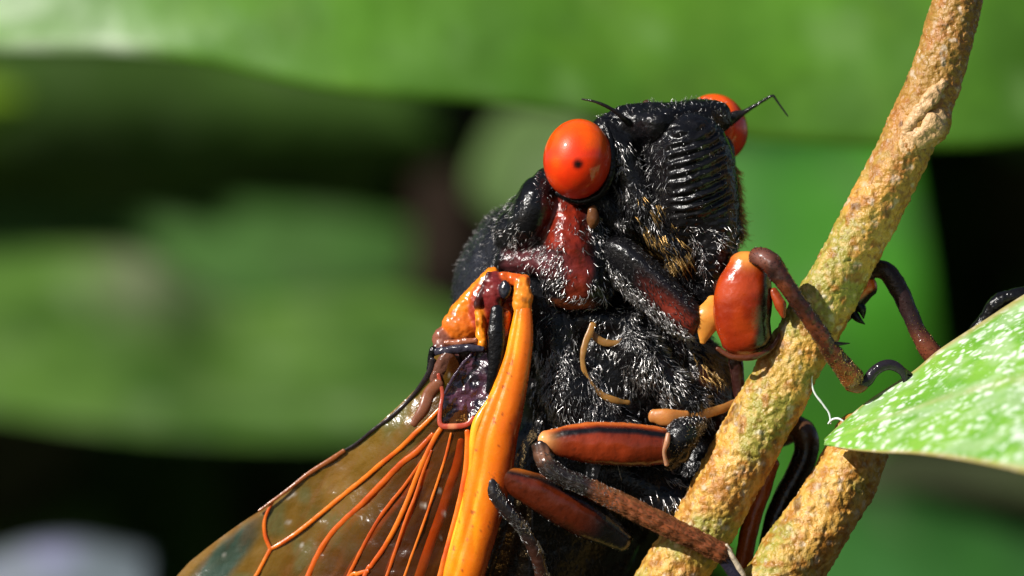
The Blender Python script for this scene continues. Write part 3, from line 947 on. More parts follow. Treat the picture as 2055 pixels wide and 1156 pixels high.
coxa_f = union([E((1312, 580, -22), (122, 47, 26), RC, 3.4), E((1262, 540, -45), (70, 42, 30), RC, 2.6)], 12)
cx_, cx_s = sculpt('coxa', coxa_f, (1160, 430, -140), (1460, 740, 60), 2.6, M_SHINY, leg1, lambda V, N: coxa_color(None, None, V), lambda V, N: 2.2 * fbm(V, 30, 3, 61) + 1.0 * fbm(V, 9, 2, 62))
tube('trochanter', [(1432, 604, 4), (1424, 632, 12), (1418, 655, 12), (1410, 686, 8)], [14, 28, 22, 6], M_AMBER, leg1, seg=36, step=2, flat=0.6, color=(0.74, 0.29, 0.045), amp=0.8, amp_scale=20)
tube('femur_rim', [(1440, 700, 50), (1470, 716, 55), (1510, 716, 52), (1545, 700, 38), (1565, 672, 22)], [5, 6, 7, 6, 5], M_LEG, leg1, seg=14, step=3, flat=0.6, amp=1.5, amp_scale=12, color=(0.10, 0.025, 0.008))
tube('femur_spine', [(1552, 585, 50), (1566, 612, 52), (1572, 635, 52)], [9, 12, 5], M_LEG, leg1, seg=16, step=2, amp=1.5, amp_scale=10, color=(0.30, 0.045, 0.01))

def tib_color(V, a_=(0.045, 0.013, 0.007), b_=(0.12, 0.03, 0.01)):
    return mixc(a_, b_, sstep(-0.2, 0.5, fbm(V, 38, 3, 14)))
def tibia1_color(t, a, V):
    x, y = photo_xy(V)
    c = tib_color(V)
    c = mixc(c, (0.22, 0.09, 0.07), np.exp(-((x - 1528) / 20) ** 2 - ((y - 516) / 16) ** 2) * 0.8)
    c = mixc(c, BLK, np.exp(-((x - 1540) / 22) ** 2 - ((y - 555) / 12) ** 2) * 0.9)
    c = mixc(c, (0.20, 0.06, 0.015), sstep(700, 760, y) * 0.8)
    return c
t1pts = [(1516, 512, 72), (1540, 522, 88), (1562, 548, 95), (1590, 590, 96), (1625, 640, 90), (1655, 685, 80), (1685, 728, 66), (1712, 760, 54)]
t1r = [17, 21, 20, 17, 17, 18, 20, 24]
tube('tibia', t1pts, t1r, M_LEG, leg1, seg=40, step=3, color=tibia1_color, amp=3.2, amp_scale=16, cap_round=0.6)
ts = tube('t', t1pts, t1r, None, None, seg=20, step=6, build=False)
spike = [tube('s', [(1668, 690, 82), (1685, 690, 84), (1706, 689, 84)], [6, 4, 0.8], M_SHINY, None, seg=8, step=3, build=False, color=BLK, caps=False)]
mesh_obj('spur', *[spike[0][k] for k in (0, 1)], M_SHINY, leg1, spike[0][2])
ta = join([tube('c', [(1722, 772, 48), (1740, 764, 46), (1752, 748, 44), (1768, 736, 42), (1785, 732, 40), (1800, 737, 38), (1812, 748, 36), (1816, 764, 34), (1815, 784, 30)],
                [13, 12, 11, 11, 11, 10, 8, 5, 1.0], None, None, seg=18, step=2.5, build=False, color=(0.018, 0.014, 0.02)),
           tube('c', [(1800, 737, 38), (1815, 746, 28), (1828, 752, 20), (1840, 758, 14)], [9, 7, 4, 0.8], None, None, seg=14, step=2.5, build=False, color=(0.014, 0.012, 0.018)),
           tube('c', [(1706, 772, 52), (1725, 776, 48), (1740, 766, 44)], [14, 13, 9], None, None, seg=16, step=2.5, build=False, color=(0.16, 0.05, 0.015))])
mesh_obj('claw', ta[0], ta[1], M_SHINY, leg1, ta[2])

# --- near middle leg
def fem_color(V, y_top, dark_from, base=(0.17, 0.020, 0.004)):
    x, y = photo_xy(V)
    yt = y_top(x)
    c = mixc(base, tuple(1.5 * b for b in base), sstep(-0.2, 0.5, fbm(V, 70, 2, 4)))
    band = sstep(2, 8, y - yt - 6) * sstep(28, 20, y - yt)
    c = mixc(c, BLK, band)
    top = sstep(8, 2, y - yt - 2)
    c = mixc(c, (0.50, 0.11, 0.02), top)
    c = mixc(c, c * 0.45, sstep(0.25, 0.6, fbm(V, 9, 2, 34)) * 0.6)
    c = mixc(c, (0.03, 0.006, 0.003), sstep(24, 40, y - yt - 50) * 0.7)
    return c, x, y
def m_top(x):
    return np.interp(x, [1070, 1130, 1200, 1280, 1370], [872, 852, 845, 848, 862])
def midfem(t, a, V):
    c, x, y = fem_color(V, m_top, 0)
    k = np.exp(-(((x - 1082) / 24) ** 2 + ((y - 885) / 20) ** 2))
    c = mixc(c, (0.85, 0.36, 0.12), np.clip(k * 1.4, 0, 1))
    return mixc(c, BLK, sstep(1325, 1350, x))
leg2 = tube('middle_leg', [(1365, 900, 5), (1300, 895, 22), (1220, 892, 30), (1150, 888, 34), (1095, 884, 36)], [31, 40, 42, 35, 20], M_LEG, CIC, seg=60, step=3, flat=0.7, color=midfem, amp=2.4, amp_scale=30,
            shape=lambda t, a: 1 + 0.07 * np.exp(-((a - 1.5 * np.pi) / 0.22) ** 2))
tube('trochanter', [(1400, 855, -10), (1375, 870, 8), (1352, 895, 8), (1345, 925, -5)], [20, 34, 32, 22], M_BLACK, leg2, seg=40, step=3, color=BLK * 1.3, amp=4, amp_scale=18)
tube('pale_streak', [(1341, 872, 44), (1338, 890, 46), (1333, 908, 42), (1338, 932, 34)], [5, 6, 4, 5], M_AMBER, leg2, seg=12, step=2, color=(0.45, 0.22, 0.12))
def tib2_color(t, a, V):
    x, y = photo_xy(V)
    c = mixc((0.014, 0.010, 0.009), (0.20, 0.055, 0.018), sstep(1170, 1225, x + 8 * fbm(V, 12, 2, 4)))
    c = mixc(c, (0.36, 0.20, 0.08), sstep(4, 14, (x - 1200) * 0.45 - (y - 985) - 6) * sstep(1180, 1240, x) * 0.7)
    c = mixc(c, (0.30, 0.13, 0.07), np.exp(-(((x - 1090) / 16) ** 2 + ((y - 912) / 16) ** 2)) * 0.8)
    return c * (1 + 0.5 * fbm(V * np.array([0.5, 1, 1]), 9, 2, 7))[:, None]
t2pts = [(1084, 893, 36), (1096, 930, 44), (1125, 955, 52), (1180, 978, 60), (1250, 1012, 66), (1330, 1052, 68), (1400, 1086, 66), (1448, 1110, 62)]
t2r = [18, 19, 18, 18, 20, 21, 20, 20]
tube('tibia', t2pts, t2r, M_LEG, leg2, seg=40, step=3, color=tib2_color, amp=2.5, amp_scale=12, cap_round=0.5,
     shape=lambda t, a: 1 + 0.05 * np.sin(9 * a))
ta = join([tube('c', [(1444, 1112, 62), (1462, 1135, 60), (1482, 1165, 58), (1500, 1200, 50)], [14, 13, 14, 12], None, None, seg=18, step=2.5, build=False, color=(0.02, 0.018, 0.03)),
           tube('c', [(1458, 1095, 70), (1470, 1118, 70), (1488, 1148, 66), (1500, 1175, 60)], [5, 6, 6, 3], None, None, seg=10, step=2.5, build=False, color=(0.55, 0.45, 0.32), amp=1.5, amp_scale=8)])
mesh_obj('foot', ta[0], ta[1], M_SHINY, leg2, ta[2])

# --- near hind leg
def h_top(x):
    return np.interp(x, [975, 1010, 1080, 1150, 1250], [928, 924, 940, 975, 1030])
def hindfem(t, a, V):
    c, x, y = fem_color(V, h_top, 0, (0.085, 0.012, 0.003))
    c = mixc(c, (0.60, 0.16, 0.02), sstep(1110, 1010, x) * sstep(22, 8, y - h_top(x)) * 0.9)
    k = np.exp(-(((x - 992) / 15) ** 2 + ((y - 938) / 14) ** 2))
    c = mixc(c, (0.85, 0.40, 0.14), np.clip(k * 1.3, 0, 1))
    return mixc(c, BLK, sstep(1150, 1230, x + 0.5 * (y - 1040)))  # lower end painted black so it sinks into the shade
leg3 = tube('hind_leg', [(1000, 950, 14), (1050, 975, 8), (1110, 1005, 0), (1180, 1045, -14), (1250, 1085, -30)], [19, 31, 38, 38, 22], M_LEG, CIC, seg=56, step=3, flat=0.7, color=hindfem, amp=1.8, amp_scale=30,
            shape=lambda t, a: 1 + 0.07 * np.exp(-((a - 0.5 * np.pi) / 0.22) ** 2))
t3pts = [(990, 950, 16), (990, 985, 24), (1015, 1020, 26), (1050, 1060, 22), (1075, 1110, 12), (1095, 1180, 0), (1120, 1280, -10)]
t3r = [16, 15, 15, 14, 14, 14, 13]
tube('tibia', t3pts, t3r, M_LEG, leg3, seg=30, step=3, color=lambda t, a, V: mixc((0.014, 0.010, 0.010), (0.05, 0.014, 0.006), sstep(1060, 1120, photo_xy(V)[1]) * 0.6), amp=2, amp_scale=12, cap_round=0.6)

# --- far legs, behind the twig
leg4 = tube('front_leg', [(1630, 670, -120), (1665, 635, -105), (1700, 600, -92), (1738, 572, -80)], [22, 34, 34, 26], M_LEG, CIC, seg=40, step=3, amp=2, amp_scale=20, flat=0.8,
            color=lambda t, a, V: (lambda x, y: mixc((0.75, 0.13, 0.015), BLK, sstep(-4, 6, (x - 1690) * 0.75 + (y - 622) - 4)))(*photo_xy(V)))
sp = join([tube('s', [(1712, 628, -85), (1722, 640, -80), (1736, 651, -78)], [10, 7, 0.8], None, None, seg=8, step=3, build=False, color=BLK, caps=False),
           tube('s', [(1722, 612, -82), (1730, 622, -78), (1733, 640, -76)], [12, 9, 1], None, None, seg=8, step=3, build=False, color=BLK, caps=False)])
mesh_obj('spur', sp[0], sp[1], M_SHINY, leg4, sp[2])
t4pts = [(1742, 548, -72), (1758, 540, -66), (1782, 548, -60), (1806, 585, -55), (1824, 625, -50), (1842, 665, -44), (1862, 698, -38), (1880, 722, -40)]
tube('tibia', t4pts, [16, 18, 19, 19, 17, 17, 20, 22], M_SHINY, leg4, seg=32, step=3, amp=1.2, amp_scale=18,
     color=lambda t, a, V: mixc((0.025, 0.012, 0.012), (0.15, 0.04, 0.02), sstep(640, 710, photo_xy(V)[1])))
tube('tarsus', [(1885, 722, -62), (1935, 690, -72), (1975, 645, -70), (1998, 612, -62), (2020, 598, -58), (2060, 592, -60), (2110, 600, -70)], [14, 13, 15, 17, 15, 17, 12], M_SHINY, leg4, seg=24, step=3, color=BLK, amp=2.5, amp_scale=10)
leg5 = tube('middle_leg', [(1440, 930, -200), (1530, 880, -190), (1590, 858, -175)], [28, 30, 30], M_LEG, CIC, seg=32, step=4, color=(0.13, 0.05, 0.02), amp=2, amp_scale=20)
tube('tibia', [(1585, 852, -165), (1612, 868, -160), (1618, 905, -158), (1596, 960, -155), (1562, 1030, -150), (1545, 1100, -145), (1535, 1200, -140)], [24, 26, 25, 24, 24, 22, 20], M_LEG, leg5, seg=28, step=4,
     color=lambda t, a, V: mixc((0.10, 0.045, 0.02), (0.018, 0.010, 0.006), sstep(870, 910, photo_xy(V)[1])), amp=2, amp_scale=20)
leg6 = tube('hind_leg', [(1548, 930, -120), (1520, 1010, -115), (1500, 1080, -110), (1485, 1180, -110)], [17, 18, 18, 17], M_LEG, CIC, seg=24, step=4, color=(0.42, 0.085, 0.015), amp=2, amp_scale=20)

def spines(parent, pts, rad, n, length, lean, seed, side=1):
    r = np.random.default_rng(seed)
    C = catmull(np.column_stack([np.asarray(pts, float), np.asarray(rad, float)]), 200)
    parts = []
    for k in range(n):
        i = int(30 + 160 * (k + 0.5 * r.random()) / n)
        c = C[min(i, 198)]; t = C[min(i + 1, 199)][:3] - c[:3]; t /= np.linalg.norm(t) + 1e-9
        nrm = np.array([-t[1], t[0], 0.0]) * (side if side else r.choice([-1, 1]))
        d = nrm + t * lean + np.array([0, 0, r.normal(0.3, 0.4)]); d /= np.linalg.norm(d)
        a = c[:3] + d * c[3] * 0.7
        L = length * (0.6 + 0.7 * r.random())
        parts.append(tube('s', [a, a + d * (L * 0.5 + 3) , a + d * (L + 5) + t * 3], [2.6, 1.7, 0.5], None, None, seg=7, step=3, build=False, color=(0.02, 0.012, 0.010), caps=False))
    for V_, F_, c_ in parts:
        mesh_obj('spine', V_, F_, M_SHINY, parent, c_)
spines(leg1, t1pts, t1r, 7, 9, 0.8, 3, -1)
spines(leg2, t2pts, t2r, 9, 11, 1.2, 4, 1)
spines(leg3, t3pts, t3r, 7, 10, 1.0, 5, 1)

# ------------------------------------------------------------------ near wing
def costa_x(y):
    return np.interp(y, [560, 700, 790, 855, 960, 1060, 1156, 1350, 1600, 1850, 1980], [1000, 965, 985, 940, 932, 905, 885, 820, 720, 560, 430])
def wz(x, y, under=0.0):
    dx = np.clip(costa_x(y) - x, 0, None)
    return 2 - 0.34 * dx + 14 * np.sin(dx / 60.0) - under

def membrane_mat(name, tint=(0.72, 0.50, 0.24), rough=0.22):
    m, nt, b = principled(name)
    a = nt.nodes.new('ShaderNodeAttribute'); a.attribute_name = 'Col'
    nt.links.new(a.outputs['Color'], b.inputs['Base Color'])
    b.inputs['Roughness'].default_value = rough
    b.inputs['Specular IOR Level'].default_value = 0.35
    tc = nt.nodes.new('ShaderNodeTexCoord')
    n = nt.nodes.new('ShaderNodeTexNoise'); n.inputs['Scale'].default_value = 14; n.inputs['Detail'].default_value = 5
    nt.links.new(tc.outputs['Object'], n.inputs['Vector'])
    bp = nt.nodes.new('ShaderNodeBump'); bp.inputs['Strength'].default_value = 0.7; bp.inputs['Distance'].default_value = 0.012
    nt.links.new(n.outputs[0], bp.inputs['Height']); nt.links.new(bp.outputs[0], b.inputs['Normal'])
    tr = nt.nodes.new('ShaderNodeBsdfTransparent'); tr.inputs['Color'].default_value = (*tint, 1)
    mx = nt.nodes.new('ShaderNodeMixShader')
    nt.links.new(a.outputs['Alpha'], mx.inputs[0])
    nt.links.new(tr.outputs[0], mx.inputs[1]); nt.links.new(b.outputs[0], mx.inputs[2])
    nt.links.new(mx.outputs[0], nt.nodes['Material Output'].inputs['Surface'])
    return m
M_MEM = membrane_mat('wing_membrane')
M_CELL = attr_mat('purple_cell', rough=0.24, bump=1.0, bump_scale=16, spec=0.8, coat=0.3, bump_dist=0.03)

LEFT = [(872, 715), (862, 745), (825, 790), (760, 850), (690, 910), (620, 948), (560, 1000), (480, 1052), (400, 1112), (355, 1156), (210, 1330), (140, 1520), (200, 1760), (400, 1985)]
RIGHT = [(905, 702), (925, 740), (935, 800), (938, 850), (934, 900), (930, 960), (905, 1060), (885, 1156), (820, 1350), (720, 1600), (575, 1840), (410, 1990)]
def wing_sheet(name, Lf, Rt, under, colfn, parent, nu=170, nv=70, mat=None):
    a = catmull(Lf, nu); b = catmull(Rt, nu)
    v = np.linspace(0, 1, nv)
    G = a[:, None] * (1 - v)[None, :, None] + b[:, None] * v[None, :, None]
    x, y = G[..., 0].ravel(), G[..., 1].ravel()
    P = np.stack([x, y, wz(x, y, under)], -1)
    Vw = W(P)
    Vw[:, 2] += 5 * fbm(Vw, 70, 3, 91) + 1.6 * fbm(Vw, 20, 2, 92)
    i = np.arange(nu - 1)[:, None] * nv; j = np.arange(nv - 1)[None]
    q = i + j
    F = np.stack([q, q + 1, q + nv + 1, q + nv], -1).reshape(-1, 4)
    c = colfn(x, y, Vw, np.tile(v, nu))
    return mesh_obj(name, Vw, F, mat or M_MEM, parent, np.clip(c, 0, 1))
def mem_col(x, y, V, v):
    n = fbm(V, 80, 3, 95)
    left = sstep(0.75, 0.25, v + 0.12 * n)
    c = mixc((0.10, 0.026, 0.005), (0.18, 0.095, 0.012), left)
    c = mixc(c, (0.22, 0.12, 0.02), sstep(0.0, 0.5, fbm(V, 110, 2, 96)) * left * 0.7)
    c = mixc(c, (0.12, 0.14, 0.05), sstep(0.1, 0.5, fbm(V, 60, 2, 98)) * left * 0.6)
    c = mixc(c, (0.05, 0.085, 0.06), sstep(75, 40, np.abs((x - 480) * 0.64 + (y - 1090) * 0.77 + 8 * n)) * sstep(560, 500, x) * sstep(1040, 1080, y) * 0.0 + sstep(40, 20, np.abs((x - 462) * 0.8 + (y - 1105) * 0.6 )) * sstep(540, 490, x))
    c = mixc(c, (0.22, 0.12, 0.03), sstep(0.05, 0.0, v))
    al = 0.34 + 0.38 * left + 0.2 * n
    al = np.maximum(al, sstep(0.07, 0.03, v))
    streak = fbm(np.column_stack([(V[:, 0] + 0.55 * V[:, 1]) * 1.0, V[:, 1] * 0.12, V[:, 2] * 0.1]), 14, 2, 44)
    c = mixc(c, (0.22, 0.07, 0.012), sstep(0.0, 0.5, streak) * (1 - left * 0.6) * 0.6)
    # scattered whitish flecks
    fl = sstep(0.20, 0.09, worley(V, 30, 12)) * sstep(0.2, 0.45, noise(V, 90, 13) + 0.3)
    c = mixc(c, (0.55, 0.52, 0.45), fl * 0.7); al = np.maximum(al, fl * 0.8)
    return np.column_stack([c, np.clip(al, 0.1, 0.97)])
wing = wing_sheet('wing', LEFT, RIGHT, 0, mem_col, CIC)
wing['label'] = 'near forewing with orange veins and smoky olive membrane'
def mem2_col(x, y, V, v):
    n = fbm(V, 60, 3, 105)
    c = mixc((0.04, 0.015, 0.006), (0.12, 0.08, 0.016), sstep(-0.1, 0.4, n))
    return np.column_stack([c, np.clip(0.35 + 0.5 * sstep(-0.2, 0.5, n), 0, 0.9)])
L2 = [(x + 26, y + 18) for x, y in LEFT]
hw = wing_sheet('wing', L2, RIGHT, 42, mem2_col, CIC, nu=120, nv=40)
hw['label'] = 'hindwing folded under the near forewing'

def vein_c(t, a, V):
    return mixc((0.80, 0.17, 0.01), (0.62, 0.09, 0.008), sstep(-0.2, 0.5, fbm(V, 40, 2, 6)))
def vein(pts, rad, parent=wing, under=0.0, col=vein_c, lift=3):
    P = [(x, y, wz(x, y, under) + lift) for x, y in pts]
    return tube('vein', P, [r_ * 0.88 for r_ in rad], M_ORANGE, parent, seg=14, step=4, flat=0.5, color=col, amp=0.8, amp_scale=18)
vein([(884, 818), (862, 842), (835, 868), (800, 902), (760, 935), (725, 965), (690, 993), (640, 1034), (595, 1070), (562, 1092), (543, 1102)], [4, 5, 5.5, 5.5, 5.5, 5.5, 5.5, 5, 5, 5, 4.5])
vein([(543, 1102), (532, 1075), (531, 1045), (540, 1020), (548, 1008)], [5, 4.5, 4, 3, 2])
vein([(543, 1102), (532, 1122), (520, 1145), (500, 1185), (470, 1300), (440, 1450)], [5, 4.5, 4.5, 4, 4, 3])
vein([(886, 858), (872, 880), (850, 925), (832, 968), (815, 1010), (795, 1055), (770, 1100), (745, 1135), (730, 1160), (640, 1380), (560, 1600)], [5.5, 6, 6, 6, 5.5, 5.5, 5.5, 5.5, 5, 5, 4])
vein([(738, 1146), (718, 1152), (696, 1166), (600, 1300)], [5, 5, 5, 4])
vein([(938, 866), (938, 905), (934, 950), (922, 1010), (905, 1075), (890, 1130), (870, 1200), (800, 1400)], [6, 7, 7, 7, 7, 7, 7, 6], lift=5)
vein([(880, 752), (888, 790), (884, 820), (884, 852), (905, 856), (936, 852), (950, 838)], [4.5, 5, 5, 6, 7, 6, 5], col=lambda t, a, V: mixc((0.42, 0.06, 0.03), (0.65, 0.22, 0.10), sstep(0.2, 0.7, fbm(V, 20, 2, 3))), lift=5)
UV = lambda t, a, V: mixc((0.60, 0.10, 0.008), (0.45, 0.06, 0.006), sstep(-0.2, 0.5, fbm(V, 40, 2, 6)))
for pts, r in [([(862, 880), (820, 915), (790, 955), (750, 1000), (715, 1040), (670, 1085), (640, 1120), (600, 1165), (500, 1300)], 8),
               ([(850, 925), (815, 990), (775, 1040), (745, 1080), (715, 1120), (690, 1165), (620, 1300)], 6),
               ([(866, 930), (840, 985), (820, 1040), (800, 1090), (780, 1140), (740, 1250)], 6)]:
    vein(pts, [r] * len(pts), hw, 42, UV, lift=8)
vein([(925, 885), (918, 930), (900, 985), (882, 1040), (862, 1095), (840, 1160), (800, 1280)], [8, 11, 11, 11, 11, 11, 9], wing, 12, vein_c, lift=3)
vein([(905, 870), (893, 920), (872, 985), (850, 1050), (828, 1110), (805, 1175), (760, 1290)], [2.5, 3, 3, 3, 3, 3, 2.5])
vein([(868, 872), (838, 905), (805, 931), (765, 972), (724, 1014), (690, 1045), (660, 1078), (635, 1120), (615, 1165), (560, 1290)], [5, 7, 7.5, 7.5, 7, 7, 7, 7, 7, 5], wing, 4, UV, lift=5)
vein([(846, 925), (813, 973), (785, 1008), (760, 1042), (735, 1085), (712, 1130), (695, 1165), (640, 1290)], [3, 4, 4.5, 4.5, 4.5, 4.5, 4.5, 4], wing, 3, UV, lift=6)
vein([(866, 905), (847, 954), (832, 1000), (815, 1042), (797, 1095), (779, 1148), (750, 1230)], [3, 4, 4, 4, 4, 4, 4], wing, 3, UV, lift=6)
# dark edge vein along the back margin
vein([(868, 722), (860, 750), (828, 795), (790, 832), (750, 862), (715, 890), (690, 905)], [7, 7, 5, 4.5, 4, 4, 3], col=(0.02, 0.014, 0.016), lift=4)
vein([(690, 905), (660, 925), (620, 950), (575, 985), (520, 1025)], [5, 6, 5, 4, 2.5], col=(0.28, 0.08, 0.02), lift=6)
# cross folds near the root of the wing
vein([(880, 770), (862, 790), (850, 820), (830, 850)], [14, 15, 13, 8], col=(0.20, 0.07, 0.035), lift=3)

# --- costa: the broad orange front edge
def costa_c(t, a, V):
    x, y = photo_xy(V)
    c = mixc((0.86, 0.21, 0.006), (0.92, 0.33, 0.008), sstep(0.0, 0.6, fbm(V * [1, 0.25, 1], 22, 2, 7) + 0.1))
    mid = np.interp(y, [570, 680, 760, 850, 960, 1060, 1156], [1046, 1042, 1032, 1004, 982, 960, 938]) + 5 * fbm(V, 40, 2, 17)
    c = mixc(c, (0.78, 0.14, 0.006), sstep(-8, 14, x - mid) * 0.9)  # shaded right half painted in: redder here, darkest lower down
    c = mixc(c, (0.30, 0.025, 0.004), sstep(14, 34, x - mid) * sstep(740, 820, y) * 0.9)
    c = mixc(c, (0.25, 0.04, 0.01), sstep(0.5, 0.65, fbm(V, 9, 2, 8)) * 0.8)
    return c
costa = tube('costa', [(1052, 560, -8), (1050, 620, 6), (1046, 670, 10), (1038, 720, 12), (1026, 770, 12), (1010, 825, 12), (994, 880, 12), (983, 950, 10), (965, 1030, 8), (945, 1100, 4), (926, 1165, 0), (870, 1350, -30), (760, 1620, -90), (600, 1870, -150), (430, 1990, -200)],
             [12, 18, 25, 29, 34, 41, 46, 47, 45, 44, 43, 36, 26, 18, 8], M_ORANGE, wing, seg=64, step=4, flat=0.5, color=costa_c, amp=0.7, amp_scale=40,
             shape=lambda t, a: 1 + 0.04 * np.cos(2 * a) + 0.03 * np.exp(-((((a - 0.3 + np.pi) % (2 * np.pi)) - np.pi) / 0.2) ** 2) - 0.16 * np.exp(-((((a + 0.45 + np.pi) % (2 * np.pi)) - np.pi) / 0.16) ** 2))
costa_s = tube('c', [(1052, 578, 0), (1050, 620, 6), (1046, 670, 10), (1038, 720, 12), (1022, 770, 12), (1005, 820, 12)], [18, 25, 32, 36, 40, 43], None, None, seg=24, step=5, flat=0.62, build=False)
tube('vein', [(985, 800, 14), (962, 842, 16), (952, 880, 16), (948, 950, 14), (932, 1020, 10), (912, 1090, 6), (895, 1150, 2), (850, 1300, -20)], [5, 11, 10, 9, 9, 9, 9, 8], M_ORANGE, wing, seg=18, step=4, flat=0.9, color=lambda t, a, V: mixc(YEL, OR, sstep(-0.2, 0.6, fbm(V, 30, 2, 9)))) 
tube('vein', [(1020, 770, 8), (1000, 800, 6), (978, 828, 8), (958, 850, 10)], [8, 8, 7, 6], M_ORANGE, wing, seg=14, step=3, color=(0.55, 0.08, 0.02))

# --- basal cell: dark crinkled purple membrane
ca = catmull([(948, 706), (915, 745), (893, 790), (889, 820), (889, 850)], 60); cb_ = catmull([(976, 708), (982, 745), (985, 790), (968, 822), (938, 852)], 60)
v = np.linspace(0, 1, 46)
G = (ca[:, None] * (1 - v)[None, :, None] + cb_[:, None] * v[None, :, None]).reshape(-1, 2)
Vw = W(np.column_stack([G, np.full(len(G), 2.0)]))
Vw[:, 2] += 5 * fbm(Vw, 34, 3, 201) + 3.5 * fbm(Vw, 11, 2, 202) - 8 * np.sin(np.pi * np.tile(v, 60))
q = (np.arange(59)[:, None] * 46 + np.arange(45)[None]).ravel()
F = np.stack([q, q + 1, q + 47, q + 46], -1)
pc = mixc((0.012, 0.006, 0.014), (0.10, 0.035, 0.06), sstep(0.0, 0.5, fbm(Vw, 30, 2, 203)))
cell = mesh_obj('wing_cell', Vw, F, M_CELL, wing, pc); cell['label'] = 'dark purple crinkled cell at the wing root'

# --- wing root pieces
def piece(name, pts, rad, col, mat=None, flat=0.7, amp=2.5, seg=26, parent=None, label=None, amp_scale=18):
    return tube(name, pts, rad, mat or M_ORANGE, parent or hinge, seg=seg, step=2.5, flat=flat, color=col, amp=amp, amp_scale=amp_scale, label=label)
HP = [
    (CAPS((988, 555, -42), (925, 628, -58), 18, 24), OR * 0.95),
    (E((928, 652, -50), (40, 34, 24)), np.array([0.66, 0.15, 0.012])),
    (E((890, 682, -52), (22, 26, 16)), np.array([0.22, 0.07, 0.04])),
    (E((992, 586, -12), (25, 42, 20)), np.array([0.17, 0.018, 0.018])),
    (E((1013, 582, 8), (12, 20, 10)), np.array([0.012, 0.012, 0.018])),
    (CAPS((980, 550, -4), (956, 614, -10), 5, 7), np.array([0.05, 0.008, 0.008])),
    (CAPS((1012, 556, -10), (1052, 566, -8), 11, 14), np.array([0.70, 0.11, 0.012])),
    (E((1049, 602, 2), (20, 44, 16)), np.array([0.86, 0.25, 0.02])),
    (E((905, 715, -45), (45, 34, 14)), np.array([0.10, 0.035, 0.03])),
    (E((950, 705, -24), (30, 22, 14)), np.array([0.05, 0.02, 0.02])),
    (CAPS((961, 628, -12), (967, 690, -6), 9, 10), np.array([0.86, 0.26, 0.01])),
    (E((974, 640, -22), (15, 27, 14)), np.array([0.30, 0.02, 0.01])),
    (CAPS((1012, 635, -4), (1014, 700, -8), 15, 9), np.array([0.75, 0.13, 0.01])),
    (E((985, 620, -34), (45, 60, 18)), np.array([0.30, 0.03, 0.015])),
]
def hinge_f(X):
    d = HP[0][0](X)
    for f_, _ in HP[1:]:
        d = smin(d, f_(X), 5)
    return d
def hinge_c(V, N):
    D = np.stack([f_(V) + 1.5 * fbm(V, 14, 2, 3) for f_, _ in HP], 1)
    w = np.exp(-(D - D.min(1)[:, None]) / 2.0); w /= w.sum(1)[:, None]
    c = w @ np.array([cc for _, cc in HP])
    dark = sstep(0.25, 0.6, fbm(V, 24, 2, 77)) * sstep(0, 3, D[:, 4])
    return mixc(c, c * 0.25, dark) * (1 + 0.25 * fbm(V, 9, 2, 5))[:, None]
hinge, hinge_s = sculpt('wing_root', hinge_f, (845, 525, -90), (1090, 770, 40), 2.5, M_ORANGE, CIC, hinge_c, lambda V, N: 2.6 * fbm(V, 20, 2, 55) + 1.6 * fbm(V, 7, 2, 56))
piece('root_bar', [(998, 622, 10), (996, 660, 14), (996, 705, 14), (990, 750, 10), (980, 785, 4)], [13, 17, 16, 12, 6], BLK * 1.3, M_BLACK, amp=1.5)
piece('root_bar', [(968, 700, 4), (940, 698, 2), (905, 702, -8), (876, 706, -20)], [5, 8, 9, 8], (0.035, 0.03, 0.045), M_SHINY, amp=3, amp_scale=12)
piece('root_bar', [(955, 683, 0), (925, 686, -6), (895, 688, -16)], [5, 7, 6], (0.30, 0.10, 0.05), M_SHINY, amp=3, amp_scale=12)
piece('root_bar', [(870, 700, -24), (866, 720, -26), (862, 745, -28)], [7, 8, 6], BLK, M_BLACK)
piece('root_bar', [(945, 712, 8), (925, 735, 8), (905, 765, 6), (893, 790, 4)], [2.5, 3, 3, 2.5], (0.05, 0.03, 0.05), M_SHINY)
piece('root_bar', [(900, 712, -14), (885, 735, -20), (878, 765, -24)], [14, 16, 14], (0.14, 0.055, 0.035), M_SHINY, amp=4)

# ------------------------------------------------------------------ hair
def box(x0, x1, y0, y1, soft=20):
    def f(P, n):
        x, y = photo_xy(P)
        return sstep(x0 - soft, x0 + soft, x) * sstep(x1 + soft, x1 - soft, x) * sstep(y0 - soft, y0 + soft, y) * sstep(y1 + soft, y1 - soft, y)
    return f
def patch(f, scale=30, seed=0, lo=-0.2, hi=0.3):
    return lambda P, n: f(P, n) * (0.05 + sstep(lo + 0.15, hi + 0.2, noise(P, scale, seed)))
# breast
hairs('hair', body_s, 1300, (14, 34), (-0.15, 1, 0.15), M_HAIR, body, dens=patch(box(1075, 1330, 600, 850), 34, 1), lift=0.45, width=0.85)
hairs('hair', body_s, 1000, (14, 36), (0.45, 1, 0.1), M_HAIR, body, dens=patch(box(1270, 1440, 670, 850), 28, 2, -0.1, 0.4), lift=0.55, width=0.85)
hairs('hair', body_s, 5000, (12, 32), (0.1, 1, 0.1), M_HAIR_DIM, body, dens=patch(box(1070, 1480, 600, 1156), 40, 3), lift=0.5, width=1.0)
hairs('hair', body_s, 350, (22, 44), (0.25, 1, 0.2), M_HAIR, body, dens=patch(box(1240, 1380, 930, 1040, 10), 24, 5), lift=0.4, width=1.0, rand=0.2)
hairs('hair', body_s, 1500, (5, 11), (-0.3, 0.3, 0.1), M_HAIR_DIM, body, dens=box(880, 1050, 390, 660), lift=1.5, width=0.7, front_only=False)
hairs('hair', body_s, 250, (8, 18), (-0.3, 0.5, 0.1), M_HAIR, body, dens=box(890, 1040, 400, 560), lift=1.2, width=0.7, front_only=False)
